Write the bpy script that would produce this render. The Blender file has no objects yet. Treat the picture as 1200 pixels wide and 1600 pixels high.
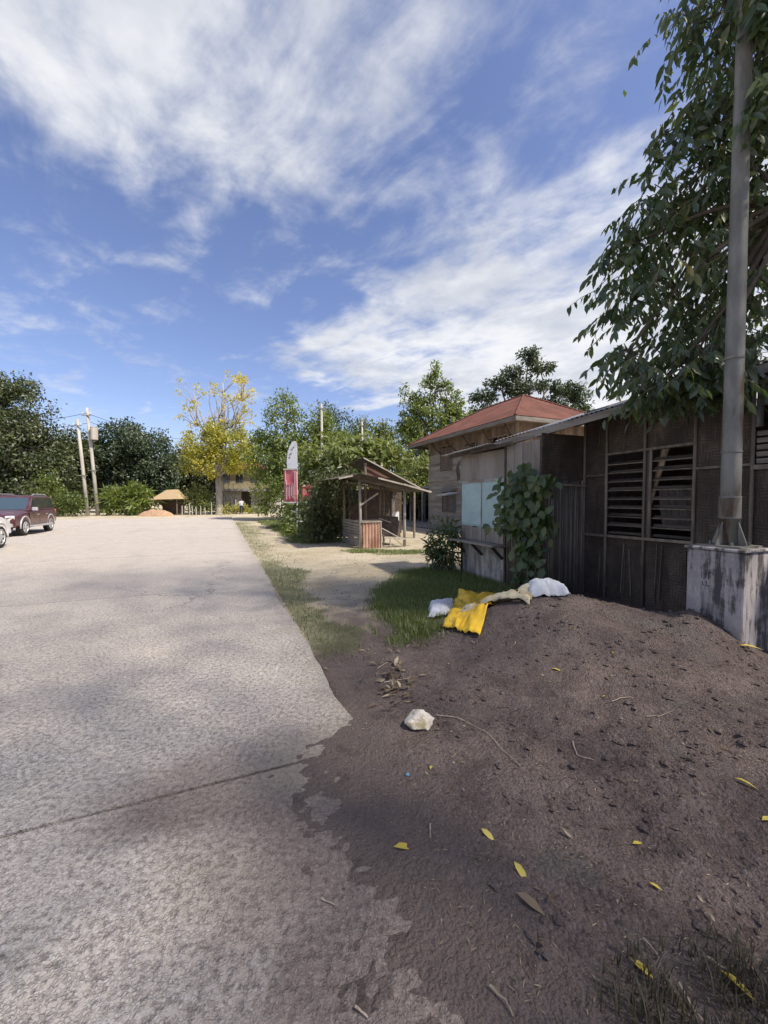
import bpy, bmesh, math, random
import numpy as np
from mathutils import Vector, Matrix, Euler

# ------------------------------------------------------------------ camera, sky, sun, exposure
scene = bpy.context.scene
R = math.radians
F_PX = 620.0                    # focal length in pixels of the 1200 x 1600 photograph
CAM_H = 1.6
PITCH = R(1.85)                 # looking very slightly down
cam_d = bpy.data.cameras.new('camera')
cam = bpy.data.objects.new('camera', cam_d)
scene.collection.objects.link(cam)
cam.location = (0, 0, CAM_H)
cam.rotation_euler = (R(90) - PITCH, 0, 0)
cam_d.sensor_fit = 'VERTICAL'
cam_d.sensor_height = 24.0
cam_d.lens = 24.0 * F_PX / 1600.0
cam_d.clip_start = 0.05
cam_d.clip_end = 3000
scene.camera = cam

SUN_H = Vector((0.86, -0.51)).normalized()      # horizontal direction towards the sun (right, a little behind)
SUN_EL = R(53)
world = bpy.data.worlds.new('World')
scene.world = world
world.use_nodes = True


class NG:
    """short-hand for building node trees"""
    def __init__(s, nt):
        s.nt = nt

    def new(s, t, **kw):
        n = s.nt.nodes.new(t)
        for k, v in kw.items():
            setattr(n, k, v)
        return n

    def put(s, sock, v):
        if v is None:
            return
        if hasattr(v, 'is_output'):
            s.nt.links.new(v, sock)
        else:
            sock.default_value = v

    def m(s, op, a, b=None, c=None, clamp=False):
        n = s.new('ShaderNodeMath', operation=op, use_clamp=clamp)
        for i, v in enumerate((a, b, c)):
            s.put(n.inputs[i], v)
        return n.outputs[0]

    def v(s, op, a, b=None):
        n = s.new('ShaderNodeVectorMath', operation=op)
        s.put(n.inputs[0], a)
        s.put(n.inputs[1], b)
        return n.outputs['Value'] if op in ('DOT_PRODUCT', 'LENGTH') else n.outputs['Vector']

    def ss(s, x, lo, hi, a=0.0, b=1.0):
        n = s.new('ShaderNodeMapRange', interpolation_type='SMOOTHSTEP')
        s.put(n.inputs['Value'], x)
        s.put(n.inputs['From Min'], lo); s.put(n.inputs['From Max'], hi)
        s.put(n.inputs['To Min'], a); s.put(n.inputs['To Max'], b)
        return n.outputs[0]

    def noise(s, vec, scale, detail=4, rough=0.55, dist=0.0, col=False):
        n = s.new('ShaderNodeTexNoise')
        s.put(n.inputs['Vector'], vec)
        n.inputs['Scale'].default_value = scale
        n.inputs['Detail'].default_value = detail
        n.inputs['Roughness'].default_value = rough
        n.inputs['Distortion'].default_value = dist
        return n.outputs['Color'] if col else n.outputs[0]

    def mix(s, f, a, b, typ='MIX'):
        n = s.new('ShaderNodeMix', data_type='RGBA', blend_type=typ)
        s.put(n.inputs[0], f)
        for sock, v in ((n.inputs[6], a), (n.inputs[7], b)):
            if isinstance(v, (tuple, list)) and len(v) == 3:
                v = (*v, 1)
            s.put(sock, v)
        return n.outputs[2]

    def comb(s, x, y, z=0.0):
        n = s.new('ShaderNodeCombineXYZ')
        for i, v in enumerate((x, y, z)):
            s.put(n.inputs[i], v)
        return n.outputs[0]

    def sep(s, v):
        n = s.new('ShaderNodeSeparateXYZ')
        s.put(n.inputs[0], v)
        return n.outputs


def build_sky():
    nt = world.node_tree
    nt.nodes.clear()
    g = NG(nt)
    out = g.new('ShaderNodeOutputWorld')
    sky = g.new('ShaderNodeTexSky', sky_type='NISHITA')
    sky.sun_disc = False
    sky.sun_elevation = SUN_EL
    sky.sun_rotation = math.atan2(SUN_H.x, SUN_H.y)
    sky.altitude = 0
    sky.air_density = 1.0
    sky.dust_density = 1.1
    sky.ozone_density = 3.6
    bg = g.new('ShaderNodeBackground')
    g.put(bg.inputs['Color'], g.mix(1.0, sky.outputs[0], (1.10, 0.97, 1.06), 'MULTIPLY'))
    bg.inputs['Strength'].default_value = 0.104
    # cirrus and broken cumulus laid on a flat cloud deck above the place
    d = g.sep(g.new('ShaderNodeTexCoord').outputs['Generated'])
    z = g.m('ADD', g.m('MAXIMUM', d[2], 0.0), 0.06)
    px = g.m('DIVIDE', d[0], z)
    py = g.m('DIVIDE', d[1], z)
    base = g.comb(px, py)
    warp = g.noise(base, 1.1, 3, 0.5)
    q = g.m('ADD', g.m('ADD', px, py), g.m('MULTIPLY', g.m('SUBTRACT', warp, 0.5), 0.55))
    r = g.m('ADD', g.m('SUBTRACT', py, px), g.m('MULTIPLY', g.m('SUBTRACT', g.noise(base, 1.7, 2), 0.5), 0.7))
    r2 = g.m('ADD', r, g.m('MULTIPLY', q, 0.5))
    bank = g.m('MULTIPLY', g.ss(q, 1.30, 0.80), g.m('MULTIPLY', g.ss(r2, 2.2, 1.5), g.ss(r, 0.45, 0.95)))
    band = g.m('MULTIPLY', g.ss(q, 1.38, 1.9), g.m('MULTIPLY', g.ss(r, 3.9, 2.3), g.ss(q, 2.0, 3.0, 1.0, 1.5)))
    cover = g.m('MAXIMUM', bank, band)
    streak = g.noise(g.comb(g.m('MULTIPLY', q, 2.3), g.m('MULTIPLY', r, 0.8), 3.1), 1.5, 9, 0.6, 0.35)
    puff = g.noise(g.comb(px, py, 7.7), 3.2, 9, 0.58, 0.25)
    tex = g.m('ADD', g.m('MULTIPLY', streak, 0.42), g.m('MULTIPLY', puff, 0.58))
    wisps = g.m('MULTIPLY', g.ss(r, 0.9, 0.3), g.ss(q, 0.9, 1.3, 0.0, 0.36))
    cover = g.m('MAXIMUM', cover, wisps)
    val = g.m('ADD', g.m('MULTIPLY', cover, 0.44), g.m('MULTIPLY', g.m('SUBTRACT', tex, 0.5), 2.1))
    dens = g.ss(val, 0.0, 0.62)
    dens = g.m('MULTIPLY', dens, g.ss(d[2], -0.02, 0.05))
    dens = g.m('MULTIPLY', dens, 0.93)
    shade = g.noise(g.comb(px, py, 1.3), 1.9, 5, 0.6)
    ccol = g.mix(g.ss(shade, 0.35, 0.65), (0.60, 0.63, 0.70), (0.90, 0.905, 0.92))
    cb = g.new('ShaderNodeBackground')
    g.put(cb.inputs['Color'], ccol)
    cb.inputs['Strength'].default_value = 0.66
    mx = g.new('ShaderNodeMixShader')
    g.put(mx.inputs[0], dens)
    nt.links.new(bg.outputs[0], mx.inputs[1])
    nt.links.new(cb.outputs[0], mx.inputs[2])
    nt.links.new(mx.outputs[0], out.inputs['Surface'])


build_sky()
sun_d = bpy.data.lights.new('sun', 'SUN')
sun_d.energy = 3.8
sun_d.angle = R(2.4)
sun_d.color = (1.0, 0.93, 0.82)
sun = bpy.data.objects.new('sun', sun_d)
scene.collection.objects.link(sun)
SUN_DIR = Vector((SUN_H.x * math.cos(SUN_EL), SUN_H.y * math.cos(SUN_EL), math.sin(SUN_EL)))
sun.rotation_euler = SUN_DIR.to_track_quat('Z', 'Y').to_euler()
sun.location = SUN_DIR * 40
vs = scene.view_settings
vs.view_transform = 'Standard'
vs.look = 'None'
vs.gamma = 1
vs.use_curve_mapping = False
vs.exposure = 0.72

# ------------------------------------------------------------------ frames of reference
TH = R(22.3)                                    # the road runs 22 degrees to the left of the view
CA, SA = math.cos(TH), math.sin(TH)
EDGE = 0.869                                    # the road's right edge in road coordinates


def W(a, b, z=0.0):
    """road coordinates (a: away from the road, b: along it) to world"""
    return Vector((a * CA - b * SA, a * SA + b * CA, z))


def ray(px, py):
    dx, dy = (px - 600) / F_PX, (800 - py) / F_PX
    c, s = math.cos(PITCH), math.sin(PITCH)
    return Vector((dx, c + dy * s, -s + dy * c))


def at(px, py, Y):
    d = ray(px, py)
    t = Y / d.y
    return Vector((d.x * t, Y, CAM_H + d.z * t))


rng = np.random.default_rng(7)
random.seed(11)


def vnoise(x, y, seed=0):
    xi, yi = np.floor(x).astype(np.int64), np.floor(y).astype(np.int64)
    xf, yf = x - xi, y - yi
    u, v = xf * xf * (3 - 2 * xf), yf * yf * (3 - 2 * yf)

    def h(i, j):
        n = (i * 374761393 + j * 668265263 + seed * 144665) & 0x7fffffff
        n = ((n ^ (n >> 13)) * 1274126177) & 0x7fffffff
        return ((n ^ (n >> 16)) & 0xffff) / 65535.0
    return (h(xi, yi) * (1 - u) + h(xi + 1, yi) * u) * (1 - v) + (h(xi, yi + 1) * (1 - u) + h(xi + 1, yi + 1) * u) * v


def fbm(x, y, seed=0, o=4):
    t, a = 0, 0.5
    for k in range(o):
        t = t + a * vnoise(x * 2 ** k, y * 2 ** k, seed + k)
        a *= 0.5
    return t


def sst(x, lo, hi):
    t = np.clip((x - lo) / (hi - lo), 0, 1)
    return t * t * (3 - 2 * t)


def Hn(x, y):
    """height of the ground"""
    x = np.asarray(x, float); y = np.asarray(y, float)
    a = x * CA + y * SA
    b = -x * SA + y * CA
    d = np.hypot(x, y)
    h = -0.045 + 0.03 * (fbm(x * 0.7, y * 0.7, 3) - 0.5) * np.exp(-d / 25)
    # heap of sandy soil in front of the hut
    n1 = fbm(x * 1.3, y * 1.3, 9) - 0.47
    m = 0.36 * np.exp(-((x - 1.75) / 0.80) ** 2 - ((y - 4.75) / 0.62) ** 2)
    m = m + 0.30 * np.exp(-((x - 2.75) / 1.15) ** 2 - ((y - 4.25) / 0.80) ** 2)
    m = m + 0.16 * np.exp(-((x - 3.22) / 0.30) ** 2 - ((y - 4.0) / 0.30) ** 2)
    m = m + 0.13 * np.exp(-((x - 2.6) / 1.9) ** 2 - ((y - 2.7) / 1.5) ** 2)
    h = h + m * (1 + 0.5 * n1)
    near = np.exp(-(np.maximum(d - 2.0, 0) / 3.0) ** 2)
    soil = sst(a, 1.0, 2.2) * near
    h = h + soil * (0.11 * (fbm(x * 2.4, y * 2.4, 21) - 0.47) + 0.105 * (fbm(x * 6.5, y * 6.5, 31) - 0.47))
    h = h + near * (0.020 * (fbm(x * 14, y * 14, 41, 3) - 0.44) + soil * 0.050 * np.maximum(fbm(x * 21, y * 21, 47, 2) - 0.40, 0))
    # the loose soil has washed over the slab edge close by
    near_b = sst(b, 3.5, 2.5)
    edge = EDGE - 0.30 * sst(b, 2.9, 2.0) - 0.22 * np.exp(-((b - 2.3) / 0.30) ** 2) + 0.50 * (fbm(x * 1.9, y * 1.9, 55) - 0.45) * near_b
    s = np.clip((a - edge) / 0.55, -1, 1)
    film = 0.004 + 0.013 * s + (0.020 * (fbm(x * 9, y * 9, 61, 3) - 0.44) + 0.016 * (fbm(x * 30, y * 30, 63, 2) - 0.375)) * (1 - 0.5 * np.abs(s))
    on_slab = sst(a, EDGE + 0.25, EDGE - 0.02)
    below = h - 0.14 * sst(a, EDGE + 0.02, EDGE - 0.20)
    h2 = h + 0.050 * sst(a, EDGE + 1.2, EDGE) * near_b
    h2 = h2 * (1 - on_slab) + np.where(s <= -0.98, -0.10, film) * on_slab
    return below * (1 - near_b) + h2 * near_b


def H(x, y):
    return float(Hn(x, y))


def hit(px, py):
    d = ray(px, py)
    z = 0.0
    t = 1
    for _ in range(40):
        t = (z - CAM_H) / d.z
        z = 0.6 * z + 0.4 * H(d.x * t, d.y * t)
    return Vector((d.x * t, d.y * t, z))


# ------------------------------------------------------------------ mesh and object helpers
col = scene.collection


class MB:
    def __init__(s):
        s.v, s.f, s.mi = [], [], []

    def add(s, vs_, fs_, mi=0):
        o = len(s.v)
        s.v += [tuple(p) for p in vs_]
        s.f += [tuple(i + o for i in f) for f in fs_]
        s.mi += [mi] * len(fs_)
        return s

    def box(s, c, size, rot=None, mi=0, taper=1.0):
        hx, hy, hz = size[0] / 2, size[1] / 2, size[2] / 2
        M = rot if rot is not None else Matrix.Identity(3)
        P = []
        for z in (-1, 1):
            k = taper if z > 0 else 1
            for x, y in ((-1, -1), (1, -1), (1, 1), (-1, 1)):
                P.append(Vector(c) + M @ Vector((x * hx * k, y * hy * k, z * hz)))
        return s.add(P, [(3, 2, 1, 0), (4, 5, 6, 7), (0, 1, 5, 4), (1, 2, 6, 5), (2, 3, 7, 6), (3, 0, 4, 7)], mi)

    def bb(s, lo, hi, mi=0):
        return s.box([(l + h) / 2 for l, h in zip(lo, hi)], [h - l for l, h in zip(lo, hi)], None, mi)

    def bar(s, p, q, w, h=None, mi=0):
        """rectangular bar from p to q"""
        p, q = Vector(p), Vector(q)
        h = w if h is None else h
        d = q - p
        z = d.normalized()
        up = Vector((0, 0, 1)) if abs(z.z) < 0.95 else Vector((1, 0, 0))
        x = up.cross(z).normalized()
        y = z.cross(x)
        M = Matrix((x, y, z)).transposed()
        return s.box((p + q) / 2, (w, h, d.length), M, mi)

    def tube(s, pts, rad, n=6, mi=0, cap=True):
        pts = [Vector(p) for p in pts]
        if not hasattr(rad, '__len__'):
            rad = [rad] * len(pts)
        o = len(s.v)
        side = None
        for i, p in enumerate(pts):
            t = (pts[min(i + 1, len(pts) - 1)] - pts[max(i - 1, 0)])
            t = t.normalized() if t.length > 1e-9 else Vector((0, 0, 1))
            if side is None:
                side = t.orthogonal().normalized()
            side = (side - t * side.dot(t))
            side = side.normalized() if side.length > 1e-6 else t.orthogonal().normalized()
            w = t.cross(side)
            for k in range(n):
                an = 2 * math.pi * k / n
                s.v.append(tuple(p + (side * math.cos(an) + w * math.sin(an)) * rad[i]))
        for i in range(len(pts) - 1):
            for k in range(n):
                s.f.append((o + i * n + k, o + i * n + (k + 1) % n, o + (i + 1) * n + (k + 1) % n, o + (i + 1) * n + k))
                s.mi.append(mi)
        if cap:
            s.f.append(tuple(o + k for k in reversed(range(n)))); s.mi.append(mi)
            e = o + (len(pts) - 1) * n
            s.f.append(tuple(e + k for k in range(n))); s.mi.append(mi)
        return s

    def disc(s, c, axis, r, depth, n=20, mi=0):
        c, axis = Vector(c), Vector(axis).normalized()
        return s.tube([c - axis * depth / 2, c + axis * depth / 2], r, n, mi)

    def sheet(s, o, u, v, nu, nv, fn=None, thick=0.0, mi=0):
        """a grid o + s*u + t*v displaced along its normal by fn(s, t) in metres"""
        o, u, v = Vector(o), Vector(u), Vector(v)
        n = u.cross(v).normalized()
        base = len(s.v)
        layers = 2 if thick else 1
        for L in range(layers):
            for j in range(nv + 1):
                for i in range(nu + 1):
                    a, b = i / nu, j / nv
                    p = o + u * a + v * b + n * ((fn(a, b) if fn else 0) - L * thick)
                    s.v.append(tuple(p))
        N = (nu + 1) * (nv + 1)
        ix = lambda i, j, L=0: base + L * N + j * (nu + 1) + i
        fs_ = []
        for j in range(nv):
            for i in range(nu):
                fs_.append((ix(i, j), ix(i + 1, j), ix(i + 1, j + 1), ix(i, j + 1)))
                if thick:
                    fs_.append((ix(i, j + 1, 1), ix(i + 1, j + 1, 1), ix(i + 1, j, 1), ix(i, j, 1)))
        if thick:
            for i in range(nu):
                fs_.append((ix(i, 0, 1), ix(i + 1, 0, 1), ix(i + 1, 0), ix(i, 0)))
                fs_.append((ix(i, nv), ix(i + 1, nv), ix(i + 1, nv, 1), ix(i, nv, 1)))
            for j in range(nv):
                fs_.append((ix(0, j), ix(0, j + 1), ix(0, j + 1, 1), ix(0, j, 1)))
                fs_.append((ix(nu, j, 1), ix(nu, j + 1, 1), ix(nu, j + 1), ix(nu, j)))
        s.f += fs_
        s.mi += [mi] * len(fs_)
        return s

    def build(s, name, mat, parent=None, smooth=False, bevel=0.0):
        me = bpy.data.meshes.new(name)
        me.from_pydata(s.v, [], s.f)
        mats = mat if isinstance(mat, (list, tuple)) else [mat]
        for m_ in mats:
            me.materials.append(m_)
        if len(mats) > 1:
            me.polygons.foreach_set('material_index', s.mi)
        if bevel:
            bm = bmesh.new(); bm.from_mesh(me)
            bmesh.ops.remove_doubles(bm, verts=bm.verts, dist=1e-5)
            bmesh.ops.bevel(bm, geom=[e for e in bm.edges if len(e.link_faces) == 2 and e.calc_face_angle(0) > 0.6],
                            offset=bevel, segments=1 if bevel < 0.02 else 2, profile=0.7, affect='EDGES')
            bm.to_mesh(me); bm.free()
        if smooth:
            me.polygons.foreach_set('use_smooth', [True] * len(me.polygons))
        me.update()
        return link(name, me, parent)


def link(name, data, parent=None):
    o = bpy.data.objects.new(name, data)
    col.objects.link(o)
    o.parent = parent
    return o


def tag(o, label=None, cat=None, group=None, kind=None):
    for k, v in (('label', label), ('category', cat), ('group', group), ('kind', kind)):
        if v:
            o[k] = v
    return o


def thing(name, label, cat, loc=(0, 0, 0), rotz=0.0, group=None):
    o = link(name, None)
    o.location = loc
    o.rotation_euler = (0, 0, rotz)
    return tag(o, label, cat, group)


def share(src, name, parent, loc, rot=(0, 0, 0), scale=(1, 1, 1)):
    """another object on the same mesh data"""
    o = link(name, src.data if hasattr(src, 'data') else src, parent)
    o.location = loc
    o.rotation_euler = rot
    o.scale = scale
    return o


def copy_tree(o, parent=None):
    c = o.copy()
    col.objects.link(c)
    c.parent = parent
    for ch in list(o.children):
        copy_tree(ch, c)
    return c


def np_mesh(name, verts, faces_flat, loop_totals, mat, parent=None, attrs=None, smooth=False):
    me = bpy.data.meshes.new(name)
    nv, nf = len(verts), len(loop_totals)
    me.vertices.add(nv)
    me.vertices.foreach_set('co', np.asarray(verts, np.float32).ravel())
    me.loops.add(len(faces_flat))
    me.loops.foreach_set('vertex_index', np.asarray(faces_flat, np.int32))
    me.polygons.add(nf)
    lt = np.asarray(loop_totals, np.int32)
    me.polygons.foreach_set('loop_start', np.concatenate([[0], np.cumsum(lt)[:-1]]).astype(np.int32))
    if smooth:
        me.polygons.foreach_set('use_smooth', np.ones(nf, bool))
    for k, arr in (attrs or {}).items():
        at_ = me.attributes.new(k, 'FLOAT', 'POINT')
        at_.data.foreach_set('value', np.asarray(arr, np.float32))
    for m_ in (mat if isinstance(mat, (list, tuple)) else [mat]):
        me.materials.append(m_)
    me.update(calc_edges=True)
    me.validate()
    return link(name, me, parent)


# ------------------------------------------------------------------ materials
def new_mat(name):
    m = bpy.data.materials.new(name)
    m.use_nodes = True
    nt = m.node_tree
    nt.nodes.clear()
    g = NG(nt)
    out = g.new('ShaderNodeOutputMaterial')
    p = g.new('ShaderNodeBsdfPrincipled')
    nt.links.new(p.outputs[0], out.inputs[0])
    g.p, g.out = p, out
    return m, g


def bump(g, h, strength=0.5, dist=0.01):
    b = g.new('ShaderNodeBump')
    b.inputs['Strength'].default_value = strength
    b.inputs['Distance'].default_value = dist
    g.put(b.inputs['Height'], h)
    g.put(g.p.inputs['Normal'], b.outputs[0])


def coords(g, stretch=(1, 1, 1), world_=False):
    if world_:
        v = g.new('ShaderNodeNewGeometry').outputs['Position']
    else:
        v = g.new('ShaderNodeTexCoord').outputs['Object']
    return g.v('MULTIPLY', v, stretch)


def pm(name, c1, c2, scale=6.0, rough=0.85, bstr=0.35, bdist=0.01, stretch=(1, 1, 1), metal=0.0,
       stain=None, stain_scale=1.5, stain_lo=0.5, stain_hi=0.65, spec=0.3, per_object=0.0, fine=6.0):
    """two-tone weathered surface with optional stains"""
    m, g = new_mat(name)
    v = coords(g, stretch)
    info = g.new('ShaderNodeObjectInfo')
    off = g.m('MULTIPLY', info.outputs['Random'], 37.0)
    v = g.v('ADD', v, g.comb(off, off, off))
    n = g.noise(v, scale, 6, 0.62, 0.2)
    c = g.mix(g.ss(n, 0.32, 0.68), c1, c2)
    if stain:
        sn = g.noise(g.v('MULTIPLY', v, (1, 1, 1)), stain_scale, 5, 0.6, 0.4)
        c = g.mix(g.ss(sn, stain_lo, stain_hi), c, stain)
    fn = g.noise(v, scale * fine, 3, 0.6)
    c = g.mix(0.35, c, g.mix(fn, (0.35, 0.35, 0.35), (1, 1, 1)), 'MULTIPLY')
    if per_object:
        k = g.m('MULTIPLY_ADD', info.outputs['Random'], 2 * per_object, 1 - per_object)
        c = g.mix(1.0, c, g.comb(k, k, k), 'MULTIPLY')
    g.put(g.p.inputs['Base Color'], c)
    g.p.inputs['Roughness'].default_value = rough
    g.p.inputs['Metallic'].default_value = metal
    g.p.inputs['Specular IOR Level'].default_value = spec
    if bstr:
        bump(g, g.m('ADD', n, g.m('MULTIPLY', fn, 0.5)), bstr, bdist)
    return m


def leaf_mat(name, dark, mid, light, trans=0.35, odd=None, odd_at=0.93, rough=0.45, gloss=0.05):
    """foliage: colour varies leaf by leaf, light passes through"""
    m, g = new_mat(name)
    g.nt.nodes.remove(g.p)
    a = g.new('ShaderNodeAttribute', attribute_name='rnd').outputs['Fac']
    c = g.mix(g.ss(a, 0.0, 0.5), dark, mid)
    c = g.mix(g.ss(a, 0.55, 1.0), c, light)
    if odd:
        c = g.mix(g.ss(a, odd_at, odd_at + 0.02), c, odd)
    df = g.new('ShaderNodeBsdfDiffuse')
    tr = g.new('ShaderNodeBsdfTranslucent')
    gl = g.new('ShaderNodeBsdfGlossy')
    gl.inputs['Roughness'].default_value = rough
    g.put(df.inputs[0], c)
    g.put(tr.inputs[0], g.mix(0.5, c, (1.0, 1.0, 0.45), 'SOFT_LIGHT'))
    mx = g.new('ShaderNodeMixShader'); mx.inputs[0].default_value = trans
    g.nt.links.new(df.outputs[0], mx.inputs[1]); g.nt.links.new(tr.outputs[0], mx.inputs[2])
    m2 = g.new('ShaderNodeMixShader'); m2.inputs[0].default_value = gloss
    g.nt.links.new(mx.outputs[0], m2.inputs[1]); g.nt.links.new(gl.outputs[0], m2.inputs[2])
    g.nt.links.new(m2.outputs[0], g.out.inputs[0])
    return m


def paint(name, c, rough=0.25, coat=0.6, metal=0.0):
    m, g = new_mat(name)
    v = coords(g)
    n = g.noise(v, 3, 4)
    g.put(g.p.inputs['Base Color'], g.mix(g.ss(n, 0.35, 0.7), c, tuple(0.8 * k + 0.03 for k in c)))
    g.put(g.p.inputs['Roughness'], g.ss(n, 0.3, 0.7, rough, rough + 0.12))
    g.p.inputs['Coat Weight'].default_value = coat
    g.p.inputs['Metallic'].default_value = metal
    return m


def glass(name, c=(0.02, 0.03, 0.035)):
    m, g = new_mat(name)
    n = g.noise(coords(g), 2.5, 3)
    g.put(g.p.inputs['Base Color'], (*c, 1))
    g.put(g.p.inputs['Roughness'], g.ss(n, 0.3, 0.7, 0.04, 0.16))
    g.p.inputs['Specular IOR Level'].default_value = 0.8
    return m


def road_mat():
    m, g = new_mat('worn_concrete')
    pos = g.new('ShaderNodeNewGeometry').outputs['Position']
    P = g.sep(pos)
    a = g.m('ADD', g.m('MULTIPLY', P[0], CA), g.m('MULTIPLY', P[1], SA))
    b = g.m('ADD', g.m('MULTIPLY', P[0], -SA), g.m('MULTIPLY', P[1], CA))
    big = g.noise(pos, 0.35, 5, 0.6)
    mid = g.noise(pos, 2.2, 6, 0.62)
    agg = g.new('ShaderNodeTexVoronoi', feature='F1')
    wv = g.v('ADD', pos, g.v('MULTIPLY', g.noise(pos, 30, 2, col=True), (0.02, 0.02, 0.02)))
    g.put(agg.inputs['Vector'], wv); agg.inputs['Scale'].default_value = 78
    fine = g.noise(pos, 95, 4, 0.7)
    pit = g.noise(pos, 34, 4, 0.65)
    c = g.mix(g.ss(big, 0.35, 0.66), (0.51, 0.45, 0.38), (0.59, 0.535, 0.46))
    c = g.mix(g.ss(mid, 0.40, 0.75, 0.0, 0.4), c, (0.37, 0.325, 0.28))
    st = g.sep(agg.outputs['Color'])[0]
    c = g.mix(g.ss(st, 0.62, 1.0, 0.0, 0.55), c, (0.60, 0.56, 0.52))
    c = g.mix(g.ss(st, 0.22, 0.0, 0.0, 0.55), c, (0.24, 0.20, 0.185))
    gapv = g.new('ShaderNodeTexVoronoi', feature='DISTANCE_TO_EDGE')
    g.put(gapv.inputs['Vector'], wv); gapv.inputs['Scale'].default_value = 78
    gap = g.m('MULTIPLY', g.ss(gapv.outputs['Distance'], 0.26, 0.0), g.m('MULTIPLY', g.ss(pit, 0.36, 0.60, 0.1, 1.0), g.ss(big, 0.30, 0.65, 0.55, 1.0)))
    c = g.mix(g.m('MULTIPLY', gap, 0.5), c, (0.22, 0.185, 0.16))
    c = g.mix(g.ss(pit, 0.56, 0.68, 0.0, 0.45), c, (0.22, 0.185, 0.165))
    oil = g.noise(pos, 0.8, 4, 0.6, 0.6)
    c = g.mix(g.ss(oil, 0.60, 0.74, 0, 0.22), c, (0.26, 0.225, 0.195))
    c = g.mix(g.ss(fine, 0.62, 0.8, 0, 0.5), c, (0.66, 0.63, 0.58))
    # soil dust washed over the slab near the crumbling shoulder, oily smear and tyre-worn bands
    wob = g.noise(pos, 1.6, 6, 0.65, 0.5)
    tongue = g.m('MULTIPLY', g.m('MULTIPLY', g.ss(b, 1.9, 2.3), g.ss(b, 2.85, 2.5)), 0.62)
    da = g.m('ADD', g.m('ADD', a, tongue), g.m('MULTIPLY', g.m('SUBTRACT', wob, 0.5), 1.3))
    nearb = g.ss(b, 3.3, 2.1)
    dust = g.m('MULTIPLY', g.ss(da, -0.45, 0.40), nearb)
    grit = g.ss(g.noise(pos, 55, 3, 0.7), 0.30, 0.62)
    c = g.mix(g.m('MULTIPLY', dust, g.m('MULTIPLY_ADD', grit, 0.25, 0.75)), c, (0.175, 0.139, 0.121))
    edge = g.m('MULTIPLY', g.ss(da, 0.45, 1.0), 0.45)
    c = g.mix(edge, c, (0.27, 0.24, 0.19))
    worn = g.noise(g.comb(g.m('MULTIPLY', a, 0.9), g.m('MULTIPLY', b, 0.12)), 1.2, 4)
    c = g.mix(g.ss(worn, 0.54, 0.7, 0, 0.28), c, (0.33, 0.30, 0.275))
    # thin hairline cracks
    cr = g.new('ShaderNodeTexVoronoi', feature='DISTANCE_TO_EDGE')
    g.put(cr.inputs['Vector'], g.v('ADD', pos, g.v('MULTIPLY', g.noise(pos, 1.5, 5, 0.7, col=True), (0.9, 0.9, 0.9))))
    cr.inputs['Scale'].default_value = 0.23
    c = g.mix(g.m('MULTIPLY', g.ss(cr.outputs['Distance'], 0.0035, 0.0), g.ss(big, 0.45, 0.6)), c, (0.12, 0.10, 0.09))
    g.put(g.p.inputs['Base Color'], c)
    g.p.inputs['Roughness'].default_value = 0.9
    g.p.inputs['Specular IOR Level'].default_value = 0.25
    h = g.m('ADD', g.m('MULTIPLY', gap, -1.0), g.m('ADD', g.m('MULTIPLY', fine, 0.5), g.m('MULTIPLY', g.ss(pit, 0.54, 0.7), -1.3)))
    bump(g, h, 0.7, 0.012)
    return m


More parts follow.
